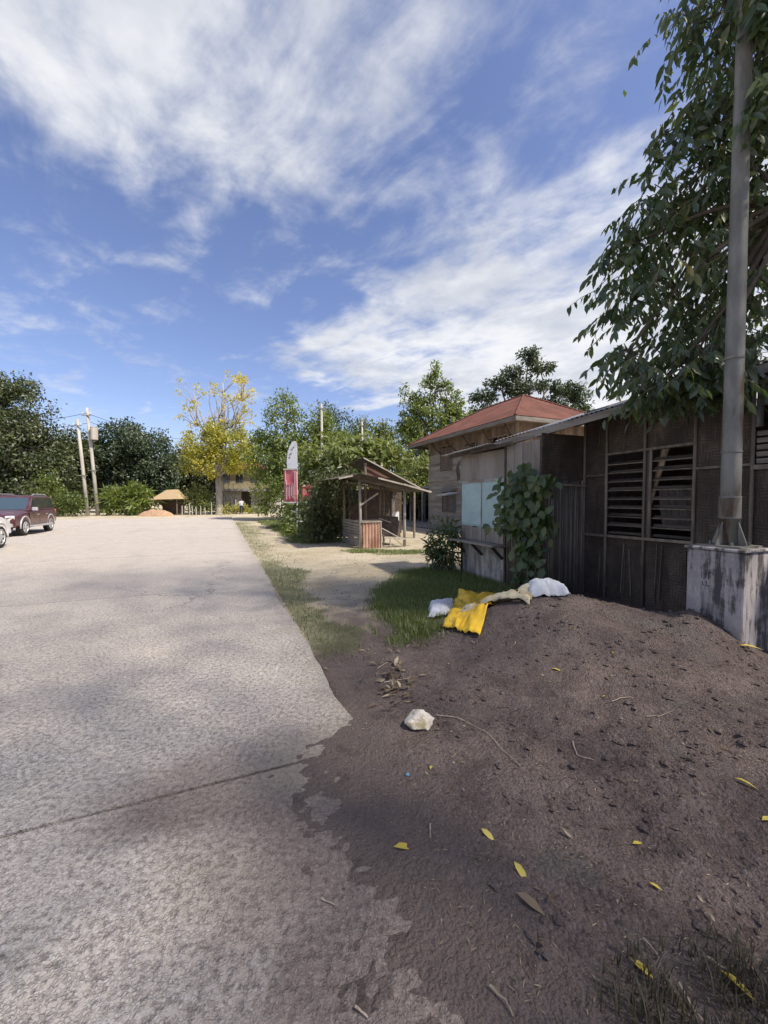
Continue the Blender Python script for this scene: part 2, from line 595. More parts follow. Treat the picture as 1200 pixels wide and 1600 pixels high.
def ground_mat():
    m, g = new_mat('dirt_ground')
    pos = g.new('ShaderNodeNewGeometry').outputs['Position']
    soil = g.new('ShaderNodeAttribute', attribute_name='soil').outputs['Fac']
    turf = g.new('ShaderNodeAttribute', attribute_name='turf').outputs['Fac']
    big = g.noise(pos, 0.6, 6, 0.6)
    mid = g.noise(pos, 3.5, 6, 0.65)
    sm = g.noise(pos, 26, 5, 0.7)
    fine = g.noise(pos, 120, 3, 0.7)
    pale = g.mix(g.ss(big, 0.35, 0.65), (0.48, 0.40, 0.265), (0.62, 0.535, 0.385))
    pale = g.mix(g.ss(mid, 0.45, 0.75, 0, 0.55), pale, (0.30, 0.255, 0.185))
    peb = g.new('ShaderNodeTexVoronoi', feature='F1')
    g.put(peb.inputs['Vector'], pos); peb.inputs['Scale'].default_value = 38
    pc = g.sep(peb.outputs['Color'])[0]
    pale = g.mix(g.ss(pc, 0.80, 0.95, 0, 0.6), pale, (0.58, 0.55, 0.5))
    dk = g.mix(g.ss(mid, 0.3, 0.7), (0.138, 0.105, 0.095), (0.205, 0.160, 0.144))
    dk = g.mix(g.ss(big, 0.52, 0.72, 0, 0.5), dk, (0.255, 0.205, 0.175))
    gr = g.noise(pos, 48, 4, 0.75)
    dk = g.mix(g.ss(sm, 0.52, 0.68, 0, 0.7), dk, (0.075, 0.056, 0.050))
    dk = g.mix(g.ss(sm, 0.44, 0.30, 0, 0.6), dk, (0.30, 0.245, 0.22))
    dk = g.mix(g.ss(gr, 0.56, 0.66, 0, 0.75), dk, (0.058, 0.043, 0.039))
    dk = g.mix(g.ss(gr, 0.42, 0.32, 0, 0.6), dk, (0.34, 0.28, 0.25))
    dk = g.mix(g.ss(fine, 0.58, 0.70, 0, 0.6), dk, (0.33, 0.28, 0.25))
    dk = g.mix(g.ss(g.noise(pos, 1.9, 3), 0.60, 0.70, 0, 0.30), dk, (0.14, 0.15, 0.13))
    Pg = g.sep(pos)
    ag = g.m('ADD', g.m('MULTIPLY', Pg[0], CA), g.m('MULTIPLY', Pg[1], SA))
    ag = g.m('ADD', ag, g.m('MULTIPLY', g.m('SUBTRACT', mid, 0.5), 0.5))
    dk = g.mix(g.ss(ag, EDGE + 0.40, EDGE - 0.20, 0, 0.9), dk, (0.185, 0.147, 0.128))
    foot = g.noise(pos, 5.5, 2, 0.4)
    dk = g.mix(g.ss(foot, 0.60, 0.70, 0, 0.45), dk, (0.085, 0.064, 0.058))
    edge = g.m('ADD', soil, g.m('MULTIPLY', g.m('SUBTRACT', mid, 0.5), 0.7))
    c = g.mix(g.ss(edge, 0.25, 0.75), pale, dk)
    tf = g.ss(g.m('ADD', turf, g.m('MULTIPLY', g.m('SUBTRACT', mid, 0.5), 0.8)), 0.3, 0.8)
    c = g.mix(g.m('MULTIPLY', tf, g.ss(sm, 0.3, 0.6, 0.85, 0.45)), c, g.mix(sm, (0.08, 0.105, 0.03), (0.16, 0.165, 0.065)))
    g.put(g.p.inputs['Base Color'], c)
    g.p.inputs['Roughness'].default_value = 0.95
    g.p.inputs['Specular IOR Level'].default_value = 0.15
    clod = g.new('ShaderNodeTexVoronoi', feature='F1')
    g.put(clod.inputs['Vector'], g.v('ADD', pos, g.v('MULTIPLY', g.noise(pos, 22, 3, col=True), (0.04, 0.04, 0.04)))); clod.inputs['Scale'].default_value = 55
    bump(g, g.m('ADD', g.m('MULTIPLY', sm, 1.3), g.m('ADD', g.m('MULTIPLY', fine, 0.5), g.m('MULTIPLY', clod.outputs['Distance'], -0.55))), 1.0, 0.035)
    return m


def weave_mat(name, c1, c2, cell=0.055, axis='y'):
    """split-bamboo matting: over-and-under blocks of flat strips"""
    m, g = new_mat(name)
    v = g.new('ShaderNodeTexCoord').outputs['Object']
    P = g.sep(v)
    s_ = P[1] if axis == 'y' else P[0]
    t = P[2]
    n = g.noise(v, 3.0, 5, 0.6)
    wob = g.m('MULTIPLY', g.m('SUBTRACT', g.noise(v, 1.7, 4, 0.6), 0.5), 0.16)
    s1, t1 = g.m('ADD', s_, wob), g.m('ADD', t, wob)
    ck = g.new('ShaderNodeTexChecker')
    g.put(ck.inputs['Vector'], g.comb(g.m('ADD', s1, g.m('MULTIPLY', t1, 0.5)), t1, 0.013))
    ck.inputs['Scale'].default_value = 1 / cell
    k = ck.outputs['Fac']
    strips = 1 / (cell * 0.30)
    ws = g.m('ABSOLUTE', g.m('SINE', g.m('MULTIPLY', s1, math.pi * strips)))
    wt = g.m('ABSOLUTE', g.m('SINE', g.m('MULTIPLY', t1, math.pi * strips)))
    h = g.m('ADD', g.m('MULTIPLY', k, ws), g.m('MULTIPLY', g.m('SUBTRACT', 1.0, k), wt))
    c = g.mix(g.ss(n, 0.3, 0.7), c1, c2)
    c = g.mix(g.ss(h, 0.45, 0.0, 0, 0.85), c, tuple(0.22 * x for x in c1))
    c = g.mix(g.m('MULTIPLY', k, 0.22), c, tuple(0.45 * x for x in c2))
    dirt = g.noise(g.v('MULTIPLY', v, (3, 3, .8)), 1.6, 5, 0.65)
    c = g.mix(g.ss(dirt, 0.5, 0.66, 0, 0.65), c, (0.045, 0.036, 0.030))
    c = g.mix(g.ss(dirt, 0.42, 0.30, 0, 0.4), c, (0.24, 0.195, 0.155))
    big = g.noise(v, 0.9, 4, 0.6)
    c = g.mix(g.ss(big, 0.45, 0.65, 0, 0.7), c, (0.05, 0.04, 0.033))
    g.put(g.p.inputs['Base Color'], c)
    g.p.inputs['Roughness'].default_value = 0.8
    g.p.inputs['Specular IOR Level'].default_value = 0.25
    bump(g, h, 0.8, 0.006)
    return m


def streak_mat(name, base, stain, pale, rough=0.9):
    """plaster or paint with dark rain streaks running down from the top"""
    m, g = new_mat(name)
    v = g.new('ShaderNodeTexCoord').outputs['Object']
    P = g.sep(v)
    st = g.noise(g.comb(g.m('MULTIPLY', P[0], 9.0), g.m('MULTIPLY', P[1], 9.0), g.m('MULTIPLY', P[2], 1.1)), 1.0, 6, 0.62, 0.3)
    bl = g.noise(v, 5.0, 6, 0.65, 0.4)
    fi = g.noise(v, 60, 3, 0.6)
    c = g.mix(g.ss(bl, 0.35, 0.65), base, pale)
    c = g.mix(g.ss(g.m('ADD', g.m('MULTIPLY', st, 0.65), g.m('MULTIPLY', bl, 0.35)), 0.46, 0.56, 0, 0.92), c, stain)
    c = g.mix(0.3, c, g.mix(fi, (0.4, 0.4, 0.4), (1, 1, 1)), 'MULTIPLY')
    g.put(g.p.inputs['Base Color'], c)
    g.p.inputs['Roughness'].default_value = rough
    bump(g, g.m('ADD', bl, g.m('MULTIPLY', fi, 0.5)), 0.5, 0.008)
    return m


M = {}
M['road'] = road_mat()
M['ground'] = ground_mat()
M['conc_block'] = streak_mat('stained_white_concrete', (0.34, 0.31, 0.30), (0.05, 0.044, 0.041), (0.50, 0.46, 0.45))
M['conc'] = streak_mat('grey_cement', (0.26, 0.25, 0.235), (0.10, 0.095, 0.085), (0.36, 0.35, 0.33))
M['conc_pale'] = streak_mat('pale_cement', (0.42, 0.40, 0.36), (0.22, 0.20, 0.17), (0.52, 0.50, 0.46))
M['pole'] = pm('weathered_galvanised_steel', (0.17, 0.17, 0.15), (0.27, 0.265, 0.24), 6, 0.6, 0.3, 0.004, (1, 1, 0.3), 0.2, stain=(0.105, 0.075, 0.05), stain_scale=3.2, stain_lo=0.52, stain_hi=0.66)
M['polewood'] = pm('pale_concrete_pole', (0.40, 0.37, 0.31), (0.52, 0.49, 0.42), 4, 0.85, 0.2, 0.01, (1, 1, 0.3))
M['bamboo'] = pm('grey_bamboo', (0.15, 0.122, 0.095), (0.28, 0.235, 0.185), 9, 0.7, 0.3, 0.004, (1, 1, 0.18), per_object=0.35)
M['batten'] = pm('weathered_batten', (0.165, 0.132, 0.104), (0.28, 0.235, 0.185), 12, 0.8, 0.4, 0.004, (1, 1, 0.15), per_object=0.2)
M['slat'] = pm('grey_brown_slat', (0.07, 0.058, 0.047), (0.15, 0.122, 0.10), 10, 0.75, 0.3, 0.004, (1, 0.2, 1), per_object=0.3)
M['oldwood'] = pm('weathered_board', (0.17, 0.15, 0.125), (0.29, 0.26, 0.225), 8, 0.85, 0.4, 0.005, (0.3, 0.2, 1.6), per_object=0.16, stain=(0.11, 0.09, 0.07), stain_scale=1.2, stain_lo=0.55, stain_hi=0.8)
M['houseboard'] = pm('grey_clapboard', (0.29, 0.255, 0.22), (0.42, 0.375, 0.33), 7, 0.85, 0.4, 0.006, (1, 0.25, 1.8), per_object=0.14, stain=(0.17, 0.13, 0.10), stain_scale=0.9, stain_lo=0.5, stain_hi=0.8)
M['vboard'] = pm('brown_upright_board', (0.19, 0.145, 0.115), (0.30, 0.235, 0.19), 7, 0.85, 0.4, 0.006, (1.6, 1.6, 0.25), per_object=0.25)
M['darkwood'] = pm('dark_wood', (0.06, 0.045, 0.036), (0.12, 0.09, 0.07), 8, 0.85, 0.3, 0.005)
M['weave'] = weave_mat('woven_bamboo_matting', (0.078, 0.060, 0.048), (0.150, 0.116, 0.090), 0.13)
M['weave_side'] = weave_mat('woven_bamboo_side', (0.085, 0.066, 0.050), (0.15, 0.118, 0.09), 0.15, axis='x')
M['rust'] = pm('rusted_red_roofing', (0.135, 0.052, 0.036), (0.195, 0.080, 0.055), 1.3, 0.9, 0.25, 0.01, stain=(0.115, 0.050, 0.036), stain_scale=0.9, stain_lo=0.45, stain_hi=0.66)
M['galv'] = pm('weathered_zinc_sheet', (0.30, 0.30, 0.295), (0.45, 0.45, 0.44), 2.2, 0.5, 0.2, 0.01, metal=0.35, stain=(0.24, 0.155, 0.10), stain_scale=1.3, stain_lo=0.5, stain_hi=0.68)
M['darksheet'] = pm('dark_old_roof_sheet', (0.055, 0.053, 0.049), (0.11, 0.104, 0.094), 2.5, 0.8, 0.3, 0.01, stain=(0.15, 0.09, 0.06), stain_scale=1.6)
M['brownsheet'] = pm('rusty_pink_sheet', (0.36, 0.20, 0.135), (0.50, 0.315, 0.225), 3, 0.8, 0.3, 0.008, (1, 1, 0.4), stain=(0.24, 0.12, 0.075), stain_scale=2.5, stain_lo=0.5, stain_hi=0.7)
M['teal'] = pm('chalky_turquoise_paint', (0.38, 0.52, 0.52), (0.46, 0.59, 0.585), 3, 0.8, 0.25, 0.004, stain=(0.27, 0.33, 0.31), stain_scale=1.7, stain_lo=0.60, stain_hi=0.76)
M['plywood'] = pm('bare_grey_plywood', (0.235, 0.205, 0.175), (0.34, 0.305, 0.27), 2.6, 0.85, 0.3, 0.004, (1, 1, 0.3), stain=(0.14, 0.12, 0.10), stain_scale=1.1, stain_lo=0.52, stain_hi=0.74)
M['bark'] = pm('rough_bark', (0.10, 0.08, 0.062), (0.20, 0.165, 0.13), 7, 0.9, 0.8, 0.02, (1, 1, 0.3))
M['palebark'] = pm('pale_bark', (0.33, 0.29, 0.235), (0.47, 0.43, 0.37), 5, 0.9, 0.4, 0.015, (1, 1, 0.35))
M['stem'] = pm('dry_stem', (0.18, 0.14, 0.10), (0.29, 0.235, 0.17), 12, 0.9, 0.3, 0.003)
M['black'] = pm('black_rubber', (0.018, 0.018, 0.018), (0.035, 0.034, 0.032), 9, 0.8, 0.2, 0.004)
M['alloy'] = pm('alloy_wheel', (0.55, 0.54, 0.53), (0.66, 0.65, 0.64), 5, 0.35, 0.05, 0.002, metal=0.5)
M['maroon'] = paint('maroon_car_paint', (0.070, 0.014, 0.018))
M['silver'] = paint('silver_car_trim', (0.52, 0.50, 0.49), 0.3, 0.4, 0.3)
M['white_car'] = paint('white_car_paint', (0.74, 0.73, 0.70))
M['glass'] = glass('tinted_glass')
M['windscreen'] = glass('sky_tinted_windscreen', (0.05, 0.075, 0.095))
M['lamp'] = paint('clear_lamp_lens', (0.72, 0.70, 0.68), 0.12, 1.0)
M['whiteplastic'] = pm('white_plastic', (0.66, 0.66, 0.64), (0.76, 0.76, 0.74), 4, 0.45, 0.1, 0.003)
M['sack_white'] = pm('white_woven_sack', (0.58, 0.60, 0.63), (0.70, 0.72, 0.74), 9, 0.6, 0.6, 0.006, stain=(0.33, 0.31, 0.29), stain_scale=3.5, stain_lo=0.56, stain_hi=0.78)
M['sack_yellow'] = pm('yellow_woven_sack', (0.78, 0.46, 0.022), (0.86, 0.57, 0.045), 7, 0.5, 0.6, 0.006, stain=(0.62, 0.30, 0.02), stain_scale=2.6, stain_lo=0.52, stain_hi=0.72)
M['sack_cream'] = pm('cream_torn_sack', (0.54, 0.45, 0.27), (0.64, 0.58, 0.42), 8, 0.65, 0.6, 0.006, stain=(0.30, 0.24, 0.15), stain_scale=4, stain_lo=0.5, stain_hi=0.66)
M['dull_stone'] = pm('dull_stone', (0.20, 0.17, 0.15), (0.29, 0.25, 0.22), 9, 0.95, 0.6, 0.008)
M['rock'] = pm('chalky_rock', (0.50, 0.45, 0.38), (0.66, 0.61, 0.54), 7, 0.9, 0.8, 0.01, stain=(0.36, 0.30, 0.17), stain_scale=6, stain_lo=0.5, stain_hi=0.62)
M['straw'] = pm('dry_straw', (0.34, 0.27, 0.20), (0.48, 0.40, 0.31), 20, 0.85, 0.2, 0.002, per_object=0.25)
M['orange_dirt'] = pm('orange_dirt', (0.40, 0.24, 0.14), (0.50, 0.33, 0.21), 3, 0.95, 0.8, 0.05)
M['thatch'] = pm('dry_thatch', (0.40, 0.29, 0.16), (0.52, 0.39, 0.23), 6, 0.95, 0.8, 0.03, (1, 1, 3))
M['tan'] = pm('tan_plaster', (0.30, 0.25, 0.16), (0.40, 0.34, 0.23), 2, 0.9, 0.2, 0.01)
M['red_tarp'] = pm('faded_red_tarpaulin', (0.47, 0.085, 0.105), (0.56, 0.17, 0.19), 3, 0.6, 0.2, 0.01, (1, 1, 0.4))
M['white_tarp'] = pm('faded_white_tarpaulin', (0.62, 0.64, 0.66), (0.74, 0.75, 0.76), 3, 0.6, 0.2, 0.01)
M['ink'] = pm('black_ink', (0.03, 0.03, 0.03), (0.06, 0.055, 0.05), 20, 0.8, 0)
M['yellow_sign'] = pm('yellow_sign_face', (0.75, 0.50, 0.03), (0.82, 0.58, 0.06), 3, 0.45, 0.05, 0.002)
M['skin'] = pm('skin', (0.22, 0.125, 0.08), (0.27, 0.16, 0.105), 9, 0.6, 0.1, 0.002)
M['shirt'] = pm('pale_shirt', (0.55, 0.56, 0.58), (0.68, 0.68, 0.70), 6, 0.85, 0.3, 0.01)
M['trousers'] = pm('dark_trousers', (0.022, 0.024, 0.03), (0.04, 0.042, 0.05), 8, 0.9, 0.3, 0.01)
M['hair'] = pm('black_hair', (0.012, 0.010, 0.009), (0.025, 0.02, 0.018), 20, 0.6, 0.3, 0.003)
M['blue_cap'] = pm('blue_plastic', (0.10, 0.24, 0.38), (0.16, 0.32, 0.46), 9, 0.4, 0.05, 0.001)
M['grass'] = leaf_mat('grass_blades', (0.085, 0.125, 0.026), (0.145, 0.19, 0.048), (0.24, 0.235, 0.09), 0.4, (0.32, 0.27, 0.13), 0.93)
M['drygrass'] = leaf_mat('dry_grass_blades', (0.05, 0.045, 0.028), (0.10, 0.085, 0.05), (0.20, 0.165, 0.11), 0.2)
M['leaf_near'] = leaf_mat('drooping_leaves', (0.036, 0.066, 0.024), (0.064, 0.106, 0.030), (0.145, 0.175, 0.040), 0.45, (0.30, 0.22, 0.03), 0.965, 0.38, 0.08)
M['leaf_dark'] = leaf_mat('dark_broadleaf', (0.052, 0.068, 0.026), (0.080, 0.098, 0.036), (0.125, 0.135, 0.050), 0.3)
M['leaf_olive'] = leaf_mat('olive_broadleaf', (0.048, 0.066, 0.026), (0.076, 0.096, 0.036), (0.120, 0.132, 0.052), 0.3)
M['leaf_bluegreen'] = leaf_mat('blue_green_broadleaf', (0.040, 0.066, 0.032), (0.062, 0.092, 0.044), (0.105, 0.132, 0.062), 0.3)
M['leaf_bright'] = leaf_mat('bright_green_leaves', (0.085, 0.130, 0.022), (0.155, 0.205, 0.040), (0.25, 0.275, 0.075), 0.45)
M['leaf_mid'] = leaf_mat('mid_green_leaves', (0.064, 0.100, 0.022), (0.115, 0.155, 0.036), (0.185, 0.205, 0.060), 0.4)
M['leaf_pale'] = leaf_mat('pale_green_leaves', (0.115, 0.155, 0.036), (0.19, 0.225, 0.066), (0.29, 0.305, 0.11), 0.45)
M['leaf_yellow'] = leaf_mat('yellow_leaves', (0.34, 0.31, 0.04), (0.60, 0.50, 0.05), (0.74, 0.64, 0.10), 0.5)
M['leaf_yellowgreen'] = leaf_mat('yellow_green_leaves', (0.20, 0.22, 0.04), (0.38, 0.37, 0.06), (0.60, 0.52, 0.085), 0.5, (0.68, 0.46, 0.06), 0.95)
M['leaf_vine'] = leaf_mat('vine_leaves', (0.034, 0.070, 0.026), (0.075, 0.118, 0.034), (0.165, 0.185, 0.055), 0.35, (0.25, 0.20, 0.06), 0.95)
M['leaf_fallen'] = leaf_mat('fallen_yellow_leaf', (0.50, 0.38, 0.05), (0.58, 0.45, 0.07), (0.64, 0.52, 0.12), 0.2)
M['leaf_brown'] = leaf_mat('dead_brown_leaf', (0.12, 0.085, 0.05), (0.22, 0.165, 0.10), (0.42, 0.35, 0.22), 0.15)

# ------------------------------------------------------------------ ground
def turf_mask(x, y):
    a = x * CA + y * SA
    b = -x * SA + y * CA
    n = fbm(x * 0.9, y * 0.9, 71) - 0.47
    t = np.zeros_like(a)
    # verge beside the slab
    t = np.maximum(t, sst(a, 0.85, 0.95) * sst(a, 1.75 + n * 1.6, 1.25 + n * 1.6) * sst(b, 3.4, 4.6) * sst(b, 13.0, 9.0))
    t = np.maximum(t, 0.55 * sst(a, 0.85, 0.95) * sst(a, 2.2 + n * 2, 1.2 + n * 2) * sst(b, 9, 12) * sst(b, 40, 30))
    # tuft between the track and the heap, in front of the little store
    lo = np.interp(b, [3.2, 4.1, 6.6, 8.1, 9], [1.75, 1.75, 2.6, 3.8, 4.6])
    t = np.maximum(t, sst(a, lo - 0.15 + n, lo + 0.35 + n) * sst(a, 5.0, 4.85) * sst(b, 3.7, 4.4) * sst(b, 8.45, 8.0) * sst(np.hypot((x - 2.2) / 1.5, (y - 4.2) / 1.15), 0.85, 1.1))
    # strip in front of the overgrown shrubs
    t = np.maximum(t, sst(a, 2.3 + n, 2.9 + n) * sst(a, 4.6, 4.2) * sst(b, 14.2 + n * 2, 15.6 + n * 2) * sst(b, 34, 28))
    return t


def soil_mask(x, y):
    a = x * CA + y * SA
    b = -x * SA + y * CA
    d = np.hypot(x - 2.0, y - 2.4)
    s = sst(d, 4.2, 2.6)
    s = np.maximum(s, sst(b, 4.6, 2.6) * sst(a, -2, 0.5))
    s = np.maximum(s, sst(a, 4.6, 5.2) * sst(b, 6.5, 5.0))
    s = np.maximum(s, 0.62 * sst(b, 8.5, 4.5) * sst(a, 0.8, 1.4))
    return np.where(y < -6, 0.5, s)


def build_ground():
    def axis(n, k, s, c):
        t = np.linspace(-1, 1, n)
        return c + s * np.sinh(k * t)
    xs = axis(760, 6.9, 1.1, 1.3)
    ys = axis(760, 6.9, 1.1, 2.0)
    X, Y = np.meshgrid(xs, ys)
    Z = Hn(X, Y)
    nx, ny = len(xs), len(ys)
    V = np.stack([X.ravel(), Y.ravel(), Z.ravel()], 1)
    i, j = np.meshgrid(np.arange(nx - 1), np.arange(ny - 1))
    q = (j * nx + i).ravel()
    Fc = np.stack([q, q + 1, q + nx + 1, q + nx], 1)
    o = np_mesh('ground', V, Fc.ravel(), np.full(len(Fc), 4), M['ground'],
                attrs={'soil': soil_mask(X, Y).ravel(), 'turf': turf_mask(X, Y).ravel()}, smooth=True)
    tag(o, 'bare dirt ground beside the concrete road', 'ground', kind='structure')


build_ground()


def build_road():
    road = thing('road', 'wide worn grey concrete road', 'road')
    road['kind'] = 'structure'
    cols = [EDGE, EDGE - 4.6, EDGE - 9.2, EDGE - 13.8, EDGE - 19.0, EDGE - 30.0, EDGE - 46.0]
    rows = [2.38 + 5.2 * k for k in range(-3, 8)]
    rnd = random.Random(5)
    for ci in range(len(cols) - 1):
        for ri in range(len(rows) - 1):
            a0, a1 = cols[ci + 1] + 0.006, cols[ci] - 0.006
            b0, b1 = rows[ri] + 0.012, rows[ri + 1] - 0.012
            mb = MB()
            n = 64 if ci == 0 else 4
            top = []
            zt = rnd.uniform(-0.003, 0.003)
            # the outer edge is a little ragged where the slab has crumbled
            L = []
            for k in range(n + 1):
                b = b0 + (b1 - b0) * k / n
                wob = (fbm(np.array(b * 1.6), np.array(3.3), 5, 5) - 0.47) * 0.11 - 0.05 * max(0.0, float(fbm(np.array(b * 7.0), np.array(1.7), 15, 2)) - 0.45) if ci == 0 else 0
                L.append((a0, a1 + float(wob), b))
            vs_, fs_ = [], []
            for (p, q, b) in L:
                for aa, zz in ((p, zt - 0.12), (p, zt - 0.012), (p + 0.012, zt), (q - 0.014, zt), (q, zt - 0.016), (q - 0.01, zt - 0.12)):
                    vs_.append(W(aa, b, zz))
            for k in range(n):
                for e in range(5):
                    o = k * 6 + e
                    fs_.append((o, o + 6, o + 7, o + 1))
            fs_.append(tuple(range(6)))
            fs_.append(tuple(reversed(range(n * 6, n * 6 + 6))))
            mb.add(vs_, fs_)
            mb.build('slab', M['road'], road)
    # the joints are packed with grit
    mb = MB()
    mb.add([W(cols[-1], rows[0], -0.014), W(cols[0] - 0.05, rows[0], -0.014), W(cols[0] - 0.05, rows[-1], -0.014), W(cols[-1], rows[-1], -0.014)], [(0, 1, 2, 3)])
    mb.build('joint_fill', pm('joint_grit', (0.19, 0.16, 0.14), (0.27, 0.235, 0.205), 30, 0.95, 0.3, 0.004), road)


build_road()


# ------------------------------------------------------------------ corrugated sheets
def corr(mb, o, u, v, wl=0.076, amp=0.009, nv=2, thick=0.004, sag=0.0, mi=0):
    """corrugated sheet: waves counted across u, running along v"""
    L = Vector(u).length
    n = max(4, int(L / wl * 6))
    mb.sheet(o, u, v, n, nv, lambda a, b: amp * math.sin(2 * math.pi * a * L / wl) - sag * 4 * b * (1 - b), thick, mi)


def frame_thing(name, label, cat, a, b, z=0.0, group=None):
    return thing(name, label, cat, W(a, b, z), TH, group)


# ------------------------------------------------------------------ bamboo hut
def build_hut():
    A0, B0 = 5.98, 5.19                       # far corner of the wall that faces the road
    t = frame_thing('bamboo_hut', 'dark low hut with woven bamboo walls and slatted windows behind the soil heap', 'hut', A0, B0)
    # local x: away from the road, local y: along the road; the wall faces -x and runs to -y
    y_end = -4.6

    def panel(y0, y1, z0, z1, m=M['weave'], x=0.0, name='wall_panel'):
        mb = MB()
        mb.bb((x, min(y0, y1), z0), (x + 0.02, max(y0, y1), z1))
        return mb.build(name, m, t)

    zt = 3.15
    panel(0.0, -0.45, -0.1, zt)                               # left of the window
    panel(-0.45, -1.10, -0.1, 0.98, x=0.004)
    panel(-1.10, -1.78, -0.1, 0.98, x=0.008)
    panel(-0.45, -1.78, 2.33, zt - .05)
    panel(-1.78, -2.42, -0.1, 2.0)
    panel(-1.78, -2.42, 2.03, zt)
    panel(-2.42, y_end, -0.1, 1.98)
    # upright and level poles
    for y in (-0.02, -0.45, -1.10, -1.19, -1.79, -2.42, -3.1, -3.9):
        mb = MB()
        z1 = 0.98 if y == -1.19 else zt
        z0 = 0.98 if y == -1.19 else -0.12
        if y == -1.19:
            z0, z1 = 0.98, 2.35
        mb.tube([(-0.022, y, z0), (-0.025 + random.uniform(-.008, .008), y + random.uniform(-.012, .012), (z0 + z1) / 2), (-0.022, y, z1)], [0.024, 0.022, 0.021], 7)
        mb.build('upright_pole', M['batten'], t, smooth=True)
    for y0, y1, z, w in ((-0.45, -1.80, 2.34, 0.030), (-0.02, -1.80, 0.985, 0.034), (-1.80, -2.42, 2.015, 0.026), (0.0, -0.45, 2.0, 0.022),
                         (-2.42, y_end, 1.985, 0.045), (0.0, y_end, 3.0, 0.04)):
        mb = MB()
        mb.bar((-0.030, y0, z), (-0.030, y1, z + random.uniform(-.02, .02)), w, w * 1.2)
        mb.build('rail', M['batten'], t)
    # odd bamboo strips nailed over the mats
    for k in range(16):
        y = -0.06 - 2.3 * random.random()
        lowk = random.random() < .6
        z0, z1 = (0.0, 0.95) if lowk else (2.36, 3.05)
        if not lowk and y < -1.9:
            z0, z1 = 1.1, 2.6
        ya = y + random.uniform(-.05, .05)
        mb = MB()
        mb.bar((-0.012, y, z0 + random.uniform(0, .15)), (-0.016, ya, z1 - random.uniform(0, .25)), 0.006, random.uniform(.012, .028))
        mb.build('bamboo_strip', M['bamboo'], t)
    # a loose mat leaning at the foot of the window
    mb = MB()
    mb.sheet((-0.06, -1.52, -0.1), (0.0, -0.22, 0), (0.03, 0.02, 1.0), 4, 6, lambda a, b: 0.012 * math.sin(a * 5 + b * 3), 0.008)
    mb.build('loose_mat', M['weave'], t)
    # two slatted windows: fixed wooden louvres, a few of them slipped
    for y0, y1 in ((-0.47, -1.085), (-1.21, -1.77)):
        for k in range(9):
            z = 1.06 + k * 0.142
            mb = MB()
            tilt = R(38 + random.uniform(-8, 8))
            dz = random.uniform(-.012, .012)
            L = abs(y1 - y0)
            mb.box((0, 0, 0), (0.058, L, 0.008), Matrix.Rotation(-tilt, 3, 'Y') @ Matrix.Rotation(random.uniform(-.015, .015), 3, 'X'))
            o = mb.build('window_slat', M['slat'], t)
            o.location = (0.035, (y0 + y1) / 2, z + dz)
            # thin lipped rod under each slat
            if k:
                mb = MB()
                mb.bar((-0.004, y0, 0), (-0.004, y1, 0), 0.014, 0.016)
                o = mb.build('slat_rod', M['batten'], t)
                o.location = (0, 0, z - 0.030)
    mb = MB()
    mb.bb((0.01, -1.14, 0.99), (0.06, -1.09, 2.33))
    mb.build('window_mullion', M['batten'], t)
    # pale rag hung behind the slats
    mb = MB()
    mb.sheet((0.20, -1.24, 1.15), (0, -0.50, 0), (0, 0.05, 0.62), 18, 6, lambda a, b: 0.03 * math.sin(a * 19 + b * 2), 0.003)
    mb.build('curtain', pm('grey_rag', (0.13, 0.12, 0.11), (0.20, 0.185, 0.17), 5, 0.9, 0.3, 0.004), t)
    # right bay: louvred planks, then a row of square vents under the eave
    for k in range(5):
        mb = MB()
        mb.box((0, 0, 0), (0.03, abs(y_end + 2.46), 0.055), Matrix.Rotation(R(-14), 3, 'Y'))
        o = mb.build('vent_plank', M['oldwood'], t)
        o.location = (-0.01, (y_end - 2.46) / 2, 2.06 + k * 0.082)
    mb = MB()
    y = -2.44
    while y > y_end:
        mb.bb((-0.01, y - 0.045, 2.47), (0.05, y, 2.72))
        y -= 0.125
    mb.bb((-0.012, y_end, 2.72), (0.052, -2.44, 2.80))
    mb.build('vent_block', M['conc'], t)
    panel(-2.44, y_end, 2.80, zt)
    # remaining walls and a floor close the hut so that it is dark inside
    mb = MB()
    mb.bb((0.03, y_end - 0.02, -0.1), (2.55, y_end, 3.4))
    mb.bb((2.53, y_end, -0.1), (2.55, 0.0, 3.2))
    mb.bb((0.03, -0.02, -0.1), (2.55, 0.0, 2.8))
    mb.build('back_wall', M['darkwood'], t)
    mb = MB()
    mb.bb((0.02, y_end, -0.1), (2.53, -0.02, 0.02))
    mb.build('floor', M['conc'], t)
    # roof: old zinc sheets on purlins, the low edge runs a little askew
    e0 = Vector((-1.10, 1.06, 2.70))
    e1 = Vector((-0.50, -1.20, 3.00))
    e2 = e0 + (e1 - e0) * 2.7
    up = Vector((1.0, 0.05, 0.31))
    k = 9
    for i in range(k):
        p = e0 + (e2 - e0) * (i / k)
        q = e0 + (e2 - e0) * ((i + 1.06) / k)
        mb = MB()
        off = Vector((random.uniform(-.07, .05), 0, 0.006 * (i % 2) + random.uniform(0, .006)))
        corr(mb, p + off, q - p, up * 3.2, 0.076, 0.010, 3, 0.003)
        mb.build('roof_sheet', M['galv'], t)
    for s, w in ((0.06, 0.06), (0.55, 0.06), (1.2, 0.07), (2.2, 0.07)):
        mb = MB()
        d = up * s - Vector((0, 0, 0.055))
        mb.bar(e0 + d, e2 + d, 0.05, w)
        mb.build('purlin', M['darkwood'], t)
    for i in range(10):
        p = e0 + (e2 - e0) * ((i + 0.4) / 10) - Vector((0, 0, 0.115))
        mb = MB()
        mb.bar(p + up * 0.02, p + up * 3.0, 0.045, 0.06)
        mb.build('rafter', M['darkwood'], t)
    mb = MB()
